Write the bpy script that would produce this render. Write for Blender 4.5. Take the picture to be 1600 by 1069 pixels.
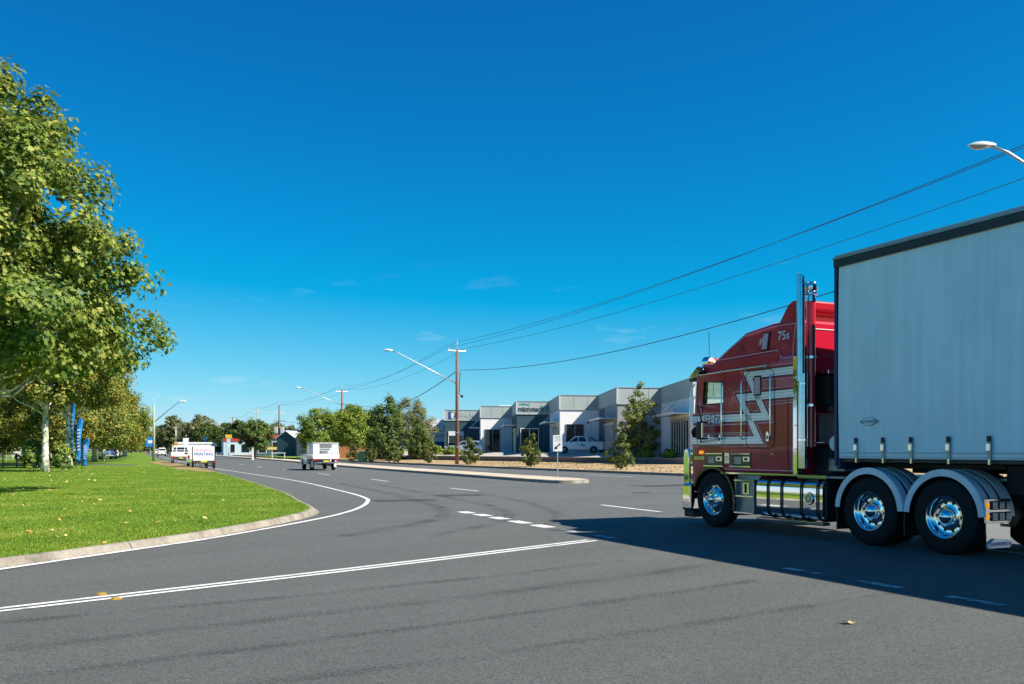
import bpy, bmesh, math, random
import numpy as np
from mathutils import Vector, Matrix
from mathutils.geometry import tessellate_polygon
R = math.radians
for o in list(bpy.data.objects):
    bpy.data.objects.remove(o)
scene = bpy.context.scene
C = scene.collection
random.seed(7)
rng = np.random.default_rng(11)

# ------------------------------------------------------------------ camera
cam_d = bpy.data.cameras.new('camera')
cam = bpy.data.objects.new('camera', cam_d); C.objects.link(cam)
cam.location = (0, 0, 1.46)
cam.rotation_euler = (R(90), 0, 0)
cam_d.sensor_width = 36; cam_d.lens = 32.4
cam_d.shift_y = 168.5 / 1600
cam_d.clip_start = 0.05; cam_d.clip_end = 6000
scene.camera = cam

# ------------------------------------------------------------------ sky and sun
SUN_EL, SUN_AZ = 45.5, 110.0          # azimuth clockwise from +Y
world = bpy.data.worlds.new('World'); scene.world = world
world.use_nodes = True
wn, wl = world.node_tree.nodes, world.node_tree.links
bg = wn['Background']
sky = wn.new('ShaderNodeTexSky'); sky.sky_type = 'NISHITA'
sky.sun_disc = False
sky.sun_elevation = R(SUN_EL); sky.sun_rotation = R(SUN_AZ)
sky.altitude = 1500; sky.air_density = 1.0; sky.dust_density = 0.0; sky.ozone_density = 6.0
# one even colour grade of the whole sky: deep polarised blue as in the photograph
sep = wn.new('ShaderNodeSeparateColor'); com = wn.new('ShaderNodeCombineColor')
wl.new(sky.outputs['Color'], sep.inputs[0])
def wmath(op, a, b, clamp=False):
    m_ = wn.new('ShaderNodeMath'); m_.operation = op
    for k, x in enumerate((a, b)):
        if isinstance(x, (int, float)): m_.inputs[k].default_value = x
        else: wl.new(x, m_.inputs[k])
    return m_.outputs[0]
red = wmath('MAXIMUM', wmath('MULTIPLY', wmath('SUBTRACT', sep.outputs[0], 1.75), 1.15), 0.03)
grn = wmath('MULTIPLY', wmath('POWER', wmath('MULTIPLY', sep.outputs[1], 0.1), 1.25), 15.5)
blu = wmath('MULTIPLY', sep.outputs[2], 1.45)
def shoulder(x, lim):      # soft upper limit so the horizon does not wash out
    return wmath('DIVIDE', x, wmath('POWER', wmath('ADD', wmath('POWER', wmath('DIVIDE', x, lim), 3.0), 1.0), 0.3333))
wl.new(red, com.inputs[0]); wl.new(shoulder(grn, 8.5), com.inputs[1]); wl.new(shoulder(blu, 10.5), com.inputs[2])
# faint wisps of cloud low in the sky, all the way round
wtc = wn.new('ShaderNodeTexCoord'); wmp = wn.new('ShaderNodeMapping'); wmp.inputs['Scale'].default_value = (5.0, 5.0, 22.0)
wmp.inputs['Location'].default_value = (3.1, 0.4, 1.7)
wl.new(wtc.outputs['Generated'], wmp.inputs['Vector'])
wnz = wn.new('ShaderNodeTexNoise'); wnz.inputs['Scale'].default_value = 1.6; wnz.inputs['Detail'].default_value = 6; wnz.inputs['Roughness'].default_value = 0.6
wl.new(wmp.outputs[0], wnz.inputs['Vector'])
wrm = wn.new('ShaderNodeMapRange'); wrm.inputs['From Min'].default_value = 0.60; wrm.inputs['From Max'].default_value = 0.80; wrm.inputs['To Max'].default_value = 0.55
wl.new(wnz.outputs['Fac'], wrm.inputs['Value'])
wsp = wn.new('ShaderNodeSeparateXYZ'); wl.new(wtc.outputs['Generated'], wsp.inputs[0])
wel = wn.new('ShaderNodeMapRange'); wel.inputs['From Min'].default_value = 0.20; wel.inputs['From Max'].default_value = 0.06
wl.new(wsp.outputs[2], wel.inputs['Value'])
wmx = wn.new('ShaderNodeMix'); wmx.data_type = 'RGBA'; wmx.inputs[7].default_value = (7.0, 8.6, 9.2, 1)
wl.new(wmath('MULTIPLY', wrm.outputs[0], wel.outputs[0]), wmx.inputs[0]); wl.new(com.outputs[0], wmx.inputs[6])
wl.new(wmx.outputs[2], bg.inputs['Color'])
bg.inputs['Strength'].default_value = 0.06
sun_d = bpy.data.lights.new('sun', 'SUN')
sun_d.energy = 5.0; sun_d.angle = R(0.53); sun_d.color = (1.0, 0.91, 0.78)
sun = bpy.data.objects.new('sun', sun_d); C.objects.link(sun)
ce = math.cos(R(SUN_EL))
SUNV = Vector((math.sin(R(SUN_AZ)) * ce, math.cos(R(SUN_AZ)) * ce, math.sin(R(SUN_EL))))
sun.rotation_euler = SUNV.to_track_quat('Z', 'Y').to_euler()
sun.location = (30, -20, 60)
vs = scene.view_settings
vs.view_transform = 'Standard'; vs.look = 'None'; vs.gamma = 1; vs.use_curve_mapping = False
vs.exposure = 0.85
scene.render.engine = 'CYCLES'
scene.cycles.max_bounces = 8
scene.cycles.transparent_max_bounces = 12

# ------------------------------------------------------------------ materials
def mat(name, color, rough=0.6, metal=0.0, coat=0.0, noise=None, bump=None, spec=0.5, alpha=None, emit=None, trans=0.0):
    """noise=(scale, amount, (sx,sy,sz)) value variation; bump=(scale, strength)"""
    m = bpy.data.materials.new(name); m.use_nodes = True
    n, l = m.node_tree.nodes, m.node_tree.links
    p = n['Principled BSDF']
    p.inputs['Base Color'].default_value = (*color, 1)
    p.inputs['Roughness'].default_value = rough
    p.inputs['Metallic'].default_value = metal
    p.inputs['Specular IOR Level'].default_value = spec
    p.inputs['Coat Weight'].default_value = coat
    p.inputs['Coat Roughness'].default_value = 0.04
    p.inputs['Transmission Weight'].default_value = trans
    tc = n.new('ShaderNodeTexCoord')
    if noise:
        sc, amt = noise[0], noise[1]
        st = noise[2] if len(noise) > 2 else (1, 1, 1)
        mp = n.new('ShaderNodeMapping'); mp.inputs['Scale'].default_value = st
        l.new(tc.outputs['Object'], mp.inputs['Vector'])
        tx = n.new('ShaderNodeTexNoise'); tx.inputs['Scale'].default_value = sc
        tx.inputs['Detail'].default_value = 5; tx.inputs['Roughness'].default_value = 0.65
        l.new(mp.outputs['Vector'], tx.inputs['Vector'])
        rmp = n.new('ShaderNodeMapRange')
        rmp.inputs['From Min'].default_value = 0.3; rmp.inputs['From Max'].default_value = 0.7
        rmp.inputs['To Min'].default_value = 1 - amt; rmp.inputs['To Max'].default_value = 1 + amt
        l.new(tx.outputs['Fac'], rmp.inputs['Value'])
        mx = n.new('ShaderNodeMix'); mx.data_type = 'RGBA'; mx.blend_type = 'MULTIPLY'
        mx.inputs[0].default_value = 1
        mx.inputs[6].default_value = (*color, 1)
        cc = n.new('ShaderNodeCombineColor')
        for k in range(3): l.new(rmp.outputs['Result'], cc.inputs[k])
        l.new(cc.outputs['Color'], mx.inputs[7])
        l.new(mx.outputs[2], p.inputs['Base Color'])
    if bump:
        tb = n.new('ShaderNodeTexNoise'); tb.inputs['Scale'].default_value = bump[0]
        tb.inputs['Detail'].default_value = 3
        l.new(tc.outputs['Object'], tb.inputs['Vector'])
        bp = n.new('ShaderNodeBump'); bp.inputs['Strength'].default_value = bump[1]
        bp.inputs['Distance'].default_value = 0.02
        l.new(tb.outputs['Fac'], bp.inputs['Height'])
        l.new(bp.outputs['Normal'], p.inputs['Normal'])
    if emit:
        p.inputs['Emission Color'].default_value = (*emit[0], 1)
        p.inputs['Emission Strength'].default_value = emit[1]
    return m

def glass_mat(name, tint=(0.8, 0.9, 0.88), rough=0.02, mixf=0.75):
    m = bpy.data.materials.new(name); m.use_nodes = True
    n, l = m.node_tree.nodes, m.node_tree.links
    n.remove(n['Principled BSDF'])
    tr = n.new('ShaderNodeBsdfTransparent'); tr.inputs['Color'].default_value = (*tint, 1)
    gl = n.new('ShaderNodeBsdfGlossy'); gl.inputs['Roughness'].default_value = rough
    mx = n.new('ShaderNodeMixShader'); mx.inputs[0].default_value = 0.10
    l.new(tr.outputs[0], mx.inputs[1]); l.new(gl.outputs[0], mx.inputs[2])
    l.new(mx.outputs[0], n['Material Output'].inputs['Surface'])
    return m

def leaf_mat(name, cols, transl=0.35, rough=0.5):
    """cols: list of (pos, rgb) over a random value per leaf, clump noise shifts it"""
    m = bpy.data.materials.new(name); m.use_nodes = True
    n, l = m.node_tree.nodes, m.node_tree.links
    n.remove(n['Principled BSDF'])
    geo = n.new('ShaderNodeNewGeometry')
    tc = n.new('ShaderNodeTexCoord')
    nz = n.new('ShaderNodeTexNoise'); nz.inputs['Scale'].default_value = 0.55; nz.inputs['Detail'].default_value = 2
    l.new(tc.outputs['Object'], nz.inputs['Vector'])
    a1 = n.new('ShaderNodeMath'); a1.operation = 'MULTIPLY_ADD'
    a1.inputs[1].default_value = 1.5; a1.inputs[2].default_value = -0.82
    l.new(nz.outputs['Fac'], a1.inputs[0])
    ad = n.new('ShaderNodeMath'); ad.operation = 'ADD'; ad.use_clamp = True
    l.new(geo.outputs['Random Per Island'], ad.inputs[0]); l.new(a1.outputs[0], ad.inputs[1])
    cr = n.new('ShaderNodeValToRGB')
    e = cr.color_ramp.elements
    e[0].position = cols[0][0]; e[0].color = (*cols[0][1], 1)
    e[1].position = cols[-1][0]; e[1].color = (*cols[-1][1], 1)
    for ps, c in cols[1:-1]:
        x = e.new(ps); x.color = (*c, 1)
    l.new(ad.outputs[0], cr.inputs['Fac'])
    df = n.new('ShaderNodeBsdfDiffuse'); tr = n.new('ShaderNodeBsdfTranslucent')
    gl = n.new('ShaderNodeBsdfGlossy'); gl.inputs['Roughness'].default_value = 0.62
    gl.inputs['Color'].default_value = (0.8, 0.9, 0.7, 1)
    l.new(cr.outputs['Color'], df.inputs['Color']); l.new(cr.outputs['Color'], tr.inputs['Color'])
    m1 = n.new('ShaderNodeMixShader'); m1.inputs[0].default_value = transl
    l.new(df.outputs[0], m1.inputs[1]); l.new(tr.outputs[0], m1.inputs[2])
    m2 = n.new('ShaderNodeMixShader'); m2.inputs[0].default_value = 0.035
    l.new(m1.outputs[0], m2.inputs[1]); l.new(gl.outputs[0], m2.inputs[2])
    l.new(m2.outputs[0], n['Material Output'].inputs['Surface'])
    return m

def ground_mat(name, stops, scale, fine, bump=0.3, rough=0.95, stretch=None, fine_amt=0.35, spec=0.25):
    m = bpy.data.materials.new(name); m.use_nodes = True
    n, l = m.node_tree.nodes, m.node_tree.links
    p = n['Principled BSDF']; p.inputs['Roughness'].default_value = rough
    p.inputs['Specular IOR Level'].default_value = spec
    tc = n.new('ShaderNodeTexCoord')
    mp = n.new('ShaderNodeMapping')
    if stretch:
        mp.vector_type = 'TEXTURE'
        mp.inputs['Rotation'].default_value = (0, 0, R(stretch[0])); mp.inputs['Scale'].default_value = (stretch[1], stretch[2], 1)
    l.new(tc.outputs['Object'], mp.inputs['Vector'])
    t1 = n.new('ShaderNodeTexNoise'); t1.inputs['Scale'].default_value = scale; t1.inputs['Detail'].default_value = 6
    t1.inputs['Roughness'].default_value = 0.62
    l.new(mp.outputs['Vector'], t1.inputs['Vector'])
    cr = n.new('ShaderNodeValToRGB'); e = cr.color_ramp.elements
    e[0].position = stops[0][0]; e[0].color = (*stops[0][1], 1)
    e[1].position = stops[-1][0]; e[1].color = (*stops[-1][1], 1)
    for ps, c in stops[1:-1]:
        x = e.new(ps); x.color = (*c, 1)
    l.new(t1.outputs['Fac'], cr.inputs['Fac'])
    t2 = n.new('ShaderNodeTexNoise'); t2.inputs['Scale'].default_value = fine; t2.inputs['Detail'].default_value = 4
    t2.inputs['Roughness'].default_value = 0.8
    l.new(tc.outputs['Object'], t2.inputs['Vector'])
    rm = n.new('ShaderNodeMapRange'); rm.inputs['From Min'].default_value = 0.3; rm.inputs['From Max'].default_value = 0.7
    rm.inputs['To Min'].default_value = 1 - fine_amt; rm.inputs['To Max'].default_value = 1 + fine_amt
    l.new(t2.outputs['Fac'], rm.inputs['Value'])
    mx = n.new('ShaderNodeVectorMath'); mx.operation = 'SCALE'
    l.new(cr.outputs['Color'], mx.inputs[0]); l.new(rm.outputs['Result'], mx.inputs['Scale'])
    l.new(mx.outputs[0], p.inputs['Base Color'])
    bp = n.new('ShaderNodeBump'); bp.inputs['Strength'].default_value = bump; bp.inputs['Distance'].default_value = 0.02
    l.new(t2.outputs['Fac'], bp.inputs['Height']); l.new(bp.outputs['Normal'], p.inputs['Normal'])
    return m

M = {}
M['asphalt'] = ground_mat('asphalt', [(0.25, (0.074, 0.081, 0.077)), (0.5, (0.088, 0.096, 0.091)), (0.75, (0.104, 0.112, 0.106))], 0.55, 95, 0.8, 0.85, stretch=(42, 5.0, 0.8), fine_amt=0.8, spec=0.5)
def aggregate(m, scale, lo, hi):
    n, l = m.node_tree.nodes, m.node_tree.links
    p = n['Principled BSDF']; src_ = p.inputs['Base Color'].links[0].from_socket
    tc = n.new('ShaderNodeTexCoord'); v = n.new('ShaderNodeTexVoronoi'); v.inputs['Scale'].default_value = scale
    l.new(tc.outputs['Object'], v.inputs['Vector'])
    sp = n.new('ShaderNodeSeparateColor'); l.new(v.outputs['Color'], sp.inputs[0])
    rm = n.new('ShaderNodeMapRange'); rm.inputs['To Min'].default_value = lo; rm.inputs['To Max'].default_value = hi
    l.new(sp.outputs[0], rm.inputs['Value'])
    sc = n.new('ShaderNodeVectorMath'); sc.operation = 'SCALE'
    l.new(src_, sc.inputs[0]); l.new(rm.outputs[0], sc.inputs['Scale']); l.new(sc.outputs[0], p.inputs['Base Color'])
aggregate(M['asphalt'], 70, 0.66, 1.50)
M['lawn'] = ground_mat('lawn', [(0.22, (0.065, 0.13, 0.012)), (0.45, (0.105, 0.195, 0.014)), (0.62, (0.14, 0.235, 0.018)), (0.8, (0.22, 0.25, 0.04))], 0.35, 22, 0.8, 0.95)
M['dry_grass'] = ground_mat('dry_grass', [(0.25, (0.20, 0.16, 0.07)), (0.42, (0.35, 0.255, 0.14)), (0.58, (0.43, 0.31, 0.18)), (0.72, (0.34, 0.27, 0.12)), (0.82, (0.22, 0.24, 0.06))], 0.3, 9, 0.8, 0.98)
M['ground'] = ground_mat('ground', [(0.3, (0.09, 0.12, 0.03)), (0.7, (0.20, 0.19, 0.09))], 0.02, 1.5, 0.3)
M['apron'] = ground_mat('apron', [(0.3, (0.34, 0.32, 0.28)), (0.7, (0.46, 0.43, 0.38))], 0.12, 4, 0.2)
M['median'] = ground_mat('median', [(0.3, (0.42, 0.36, 0.27)), (0.7, (0.56, 0.49, 0.38))], 0.4, 12, 0.4)
M['kerb'] = ground_mat('kerb', [(0.28, (0.14, 0.125, 0.10)), (0.48, (0.27, 0.245, 0.20)), (0.72, (0.38, 0.35, 0.29))], 2.2, 40, 0.5)
M['paint'] = ground_mat('line_paint', [(0.32, (0.30, 0.30, 0.30)), (0.42, (0.66, 0.67, 0.66)), (0.8, (0.78, 0.78, 0.77))], 2.2, 60, 0.2, 0.7, fine_amt=0.12)
M['paint_worn'] = ground_mat('line_paint_worn', [(0.40, (0.11, 0.11, 0.11)), (0.52, (0.45, 0.46, 0.46)), (0.8, (0.66, 0.67, 0.67))], 3.5, 60, 0.2, 0.7, fine_amt=0.15)
M['skid'] = ground_mat('tyre_mark', [(0.36, (0.056, 0.056, 0.056)), (0.56, (0.081, 0.080, 0.078))], 4.0, 75, 0.4, 0.85, fine_amt=0.28)
def mark_mat(name, lo, hi):
    m = ground_mat(name, [(0.3, (0.050, 0.052, 0.052)), (0.7, (0.066, 0.069, 0.067))], 3.0, 75, 0.4, 0.85)
    n, l = m.node_tree.nodes, m.node_tree.links
    tc = n.new('ShaderNodeTexCoord')
    t1 = n.new('ShaderNodeTexNoise'); t1.inputs['Scale'].default_value = 38; t1.inputs['Detail'].default_value = 4; t1.inputs['Roughness'].default_value = 0.7
    t2 = n.new('ShaderNodeTexNoise'); t2.inputs['Scale'].default_value = 1.3; t2.inputs['Detail'].default_value = 3
    for t in (t1, t2): l.new(tc.outputs['Object'], t.inputs['Vector'])
    ad = n.new('ShaderNodeMath'); ad.operation = 'MULTIPLY_ADD'; ad.inputs[1].default_value = 0.5
    l.new(t2.outputs['Fac'], ad.inputs[0]); l.new(t1.outputs['Fac'], ad.inputs[2])
    rm = n.new('ShaderNodeMapRange'); rm.inputs['From Min'].default_value = lo; rm.inputs['From Max'].default_value = hi
    l.new(ad.outputs[0], rm.inputs['Value'])
    tr = n.new('ShaderNodeBsdfTransparent'); mx = n.new('ShaderNodeMixShader')
    rm.inputs['To Max'].default_value = 0.30
    l.new(rm.outputs[0], mx.inputs[0]); l.new(tr.outputs[0], mx.inputs[1]); l.new(n['Principled BSDF'].outputs[0], mx.inputs[2])
    l.new(mx.outputs[0], n['Material Output'].inputs['Surface'])
    return m
M['mark_core'] = mark_mat('tyre_mark_core', 0.66, 0.95)
M['mark_edge'] = mark_mat('tyre_mark_edge', 0.74, 1.02)
M['patch'] = ground_mat('bitumen_patch', [(0.3, (0.045, 0.046, 0.048)), (0.7, (0.065, 0.066, 0.068))], 2.0, 70, 0.4, 0.85)
M['timberwall'] = mat('sleeper_wall', (0.16, 0.14, 0.125), 0.9, noise=(2.5, 0.35, (1, 1, 4)), bump=(30, 0.4))
M['white_wall'] = mat('white_render', (0.86, 0.86, 0.85), 0.8, noise=(0.8, 0.04), bump=(40, 0.1))
M['navy_wall'] = mat('navy_render', (0.022, 0.075, 0.10), 0.7, noise=(0.8, 0.08), bump=(40, 0.1))
M['grey_band'] = mat('grey_green_cladding', (0.39, 0.45, 0.43), 0.6, noise=(0.7, 0.05))
M['grey_wall'] = mat('grey_render', (0.30, 0.32, 0.32), 0.7, noise=(0.7, 0.06))
M['trim_white'] = mat('white_trim', (0.75, 0.76, 0.76), 0.45)
M['alu'] = mat('aluminium', (0.62, 0.63, 0.64), 0.35, metal=0.8)
M['window'] = mat('window_glass', (0.012, 0.018, 0.02), 0.04, coat=0.5)
M['window_grey'] = mat('window_glass_grey', (0.05, 0.07, 0.08), 0.05, coat=0.5)  # slightly greyer glass, one pane of each entrance
M['roof_tin'] = mat('roof_sheet', (0.42, 0.44, 0.45), 0.45, metal=0.3)
M['brown_tin'] = mat('brown_cladding', (0.20, 0.155, 0.11), 0.6, noise=(3, 0.1, (8, 8, 0.2)))
M['brick'] = mat('orange_brick', (0.42, 0.17, 0.08), 0.85, noise=(6, 0.25))
M['red_sign'] = mat('red_fascia', (0.42, 0.035, 0.03), 0.6)
M['yellow_sign'] = mat('yellow_fascia', (0.62, 0.42, 0.04), 0.6)
M['orange_sign'] = mat('orange_banner', (0.55, 0.26, 0.05), 0.6)
M['blue_sign'] = mat('blue_panel', (0.01, 0.08, 0.30), 0.5)
M['pale_blue'] = mat('pale_blue_wall', (0.40, 0.55, 0.62), 0.7)
M['navy_trim'] = mat('navy_trim', (0.008, 0.03, 0.10), 0.4)
M['teal'] = mat('teal_lettering', (0.01, 0.28, 0.30), 0.5)
M['dark_letter'] = mat('dark_lettering', (0.03, 0.06, 0.08), 0.5)
M['pale_letter'] = mat('pale_lettering', (0.58, 0.64, 0.62), 0.5)
M['cream'] = mat('cream_paint', (0.78, 0.66, 0.52), 0.5)
M['pink_letter'] = mat('pink_lettering', (0.72, 0.16, 0.32), 0.5)
M['blue_letter'] = mat('blue_lettering', (0.02, 0.05, 0.35), 0.5)
M['bark'] = ground_mat('plane_bark', [(0.36, (0.17, 0.15, 0.11)), (0.47, (0.42, 0.39, 0.30)), (0.54, (0.72, 0.69, 0.58)), (0.7, (0.80, 0.77, 0.66))], 4.0, 18, 0.6, fine_amt=0.2)
M['bark_dark'] = mat('dark_bark', (0.14, 0.11, 0.085), 0.95, noise=(4, 0.4, (1, 1, 0.3)), bump=(16, 0.8))
M['pole_wood'] = mat('weathered_pole', (0.20, 0.115, 0.075), 0.9, noise=(5, 0.4, (1, 1, 0.08)), bump=(25, 0.5))
M['pole_green'] = mat('green_treated_pole', (0.30, 0.36, 0.24), 0.85, noise=(4, 0.25, (1, 1, 0.1)))
M['galv'] = mat('galvanised_steel', (0.50, 0.52, 0.53), 0.42, metal=0.75, noise=(8, 0.1))
M['wire'] = mat('cable', (0.03, 0.035, 0.04), 0.6)
M['insul'] = mat('insulator', (0.60, 0.58, 0.55), 0.3)
M['flag_blue'] = mat('blue_flag_cloth', (0.008, 0.22, 0.62), 0.6)
M['flag_white'] = mat('white_flag_lettering', (0.75, 0.78, 0.80), 0.6)
# truck
M['maroon'] = mat('maroon_paint', (0.54, 0.008, 0.036), 0.30, coat=0.7, spec=0.4, noise=(1.3, 0.08))
M['red'] = mat('bright_red_paint', (0.50, 0.010, 0.022), 0.3, coat=0.9)
M['chrome'] = mat('chrome', (0.86, 0.87, 0.88), 0.05, metal=1.0)
M['chrome_soft'] = mat('polished_alloy', (0.74, 0.75, 0.76), 0.14, metal=1.0, noise=(4, 0.06))
M['dull_steel'] = mat('dull_steel', (0.30, 0.31, 0.32), 0.4, metal=0.8, noise=(6, 0.2))
M['tread'] = mat('tread_plate', (0.45, 0.46, 0.47), 0.3, metal=0.9, bump=(60, 0.8))
M['stripe'] = mat('silver_stripe', (0.88, 0.88, 0.97), 0.3, metal=0.45, coat=0.5)
M['stripe_edge'] = mat('navy_stripe_edge', (0.012, 0.016, 0.05), 0.35, coat=0.6)
M['pin'] = mat('pinstripe', (0.85, 0.64, 0.70), 0.4)
M['gold'] = mat('gold_scroll', (0.26, 0.075, 0.02), 0.4)
M['tyre'] = mat('tyre_rubber', (0.013, 0.013, 0.014), 0.75, noise=(12, 0.3), bump=(40, 0.3), spec=0.3)
M['black'] = mat('black_plastic', (0.012, 0.012, 0.013), 0.5)
M['black_gloss'] = mat('black_gloss', (0.010, 0.011, 0.013), 0.12, coat=0.5)
M['chassis'] = mat('chassis_black', (0.016, 0.017, 0.018), 0.6, noise=(5, 0.4))
M['curtain'] = None
M['rail_dark'] = mat('dark_rail', (0.018, 0.024, 0.030), 0.45, noise=(3, 0.2))
M['guard'] = mat('white_mudguard', (0.78, 0.82, 0.85), 0.3, noise=(5, 0.06))
M['amber'] = mat('amber_lens', (0.85, 0.28, 0.01), 0.25, coat=0.5)
M['amber_lit'] = mat('lit_amber_lens', (0.85, 0.28, 0.01), 0.25, emit=((1.0, 0.36, 0.02), 0.45))
M['red_lens'] = mat('red_lens', (0.35, 0.01, 0.01), 0.2, coat=0.5)
M['lens'] = mat('clear_lens', (0.70, 0.73, 0.75), 0.12, coat=0.8)
M['pink_grille'] = mat('pink_red_marker_panel', (0.95, 0.58, 0.64), 0.35)
M['cab_dark'] = mat('cab_interior', (0.03, 0.024, 0.022), 0.8)
M['cab_glass'] = glass_mat('cab_glass')
M['stack_chrome'] = mat('dark_chrome', (0.52, 0.56, 0.60), 0.08, metal=1.0, noise=(5, 0.15))  # chrome in a darker tone for the muffler and near stack
M['decal'] = mat('white_decal', (0.72, 0.72, 0.74), 0.4)
M['car_white'] = mat('white_car_paint', (0.78, 0.79, 0.79), 0.3, coat=0.8)
M['car_silver'] = mat('silver_car_paint', (0.50, 0.53, 0.56), 0.3, metal=0.5, coat=0.8)
M['car_blue'] = mat('blue_car_paint', (0.02, 0.09, 0.30), 0.3, coat=0.8)
M['car_green'] = mat('lime_car_paint', (0.22, 0.48, 0.02), 0.3, coat=0.8)
M['plate_y'] = mat('yellow_number_plate', (0.80, 0.58, 0.02), 0.4)
M['marker_y'] = mat('marker_amber', (0.42, 0.27, 0.03), 0.5)
M['lamp_white'] = mat('lamp_housing', (0.68, 0.69, 0.68), 0.4)
M['lamp_glass'] = mat('lamp_bowl', (0.34, 0.31, 0.25), 0.15, coat=0.6)
M['fallen'] = leaf_mat('fallen_leaf', [(0.0, (0.42, 0.28, 0.10)), (0.5, (0.62, 0.50, 0.24)), (1.0, (0.50, 0.24, 0.06))], 0.1)
M['leaf_plane'] = leaf_mat('plane_tree_leaf', [(0.0, (0.065, 0.135, 0.02)), (0.4, (0.17, 0.245, 0.03)), (0.75, (0.28, 0.33, 0.05)), (1.0, (0.42, 0.39, 0.09))])
M['leaf_autumn'] = leaf_mat('turning_plane_leaf', [(0.0, (0.07, 0.13, 0.02)), (0.4, (0.19, 0.22, 0.03)), (0.75, (0.32, 0.28, 0.045)), (0.93, (0.42, 0.31, 0.05)), (1.0, (0.46, 0.26, 0.03))])
M['leaf_fresh'] = leaf_mat('fresh_green_leaf', [(0.0, (0.07, 0.15, 0.015)), (0.5, (0.21, 0.30, 0.025)), (1.0, (0.38, 0.42, 0.06))])
M['leaf_dark'] = leaf_mat('dark_green_leaf', [(0.0, (0.04, 0.085, 0.018)), (0.5, (0.10, 0.16, 0.028)), (1.0, (0.19, 0.24, 0.045))])
M['leaf_gum'] = leaf_mat('grey_green_leaf', [(0.0, (0.10, 0.12, 0.05)), (0.5, (0.20, 0.21, 0.075)), (1.0, (0.32, 0.30, 0.13))])
M['leaf_shrub'] = leaf_mat('shrub_leaf', [(0.0, (0.06, 0.10, 0.02)), (0.5, (0.13, 0.17, 0.03)), (0.9, (0.21, 0.22, 0.045)), (1.0, (0.24, 0.13, 0.05))])
M['leaf_pear'] = leaf_mat('pear_leaf', [(0.0, (0.09, 0.14, 0.03)), (0.5, (0.20, 0.25, 0.045)), (1.0, (0.34, 0.34, 0.09))])
M['grass_blade'] = leaf_mat('grass_blade', [(0.0, (0.12, 0.22, 0.016)), (0.5, (0.215, 0.335, 0.022)), (0.92, (0.31, 0.41, 0.035)), (1.0, (0.48, 0.42, 0.12))], 0.35)

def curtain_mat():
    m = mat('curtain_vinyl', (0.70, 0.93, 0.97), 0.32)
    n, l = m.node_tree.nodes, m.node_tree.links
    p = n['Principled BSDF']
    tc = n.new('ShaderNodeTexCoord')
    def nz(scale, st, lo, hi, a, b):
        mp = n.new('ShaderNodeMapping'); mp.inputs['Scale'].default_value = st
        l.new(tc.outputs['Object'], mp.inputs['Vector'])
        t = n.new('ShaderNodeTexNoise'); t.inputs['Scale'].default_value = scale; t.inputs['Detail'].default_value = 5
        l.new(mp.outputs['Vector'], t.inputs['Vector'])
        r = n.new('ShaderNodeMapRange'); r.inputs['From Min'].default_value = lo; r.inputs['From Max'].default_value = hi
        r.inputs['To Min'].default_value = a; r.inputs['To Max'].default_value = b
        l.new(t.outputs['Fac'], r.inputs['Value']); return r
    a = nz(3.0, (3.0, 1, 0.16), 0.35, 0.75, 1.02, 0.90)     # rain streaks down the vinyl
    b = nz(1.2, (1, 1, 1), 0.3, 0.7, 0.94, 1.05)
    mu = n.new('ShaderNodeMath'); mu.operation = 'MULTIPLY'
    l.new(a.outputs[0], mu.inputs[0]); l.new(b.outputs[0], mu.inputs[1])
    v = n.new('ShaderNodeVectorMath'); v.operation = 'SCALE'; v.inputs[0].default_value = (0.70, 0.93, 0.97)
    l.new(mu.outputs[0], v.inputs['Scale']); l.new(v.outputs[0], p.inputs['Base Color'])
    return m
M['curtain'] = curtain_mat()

# ------------------------------------------------------------------ mesh helpers
def norm2(v):
    L = math.hypot(*v); return (v[0] / L, v[1] / L)

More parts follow.
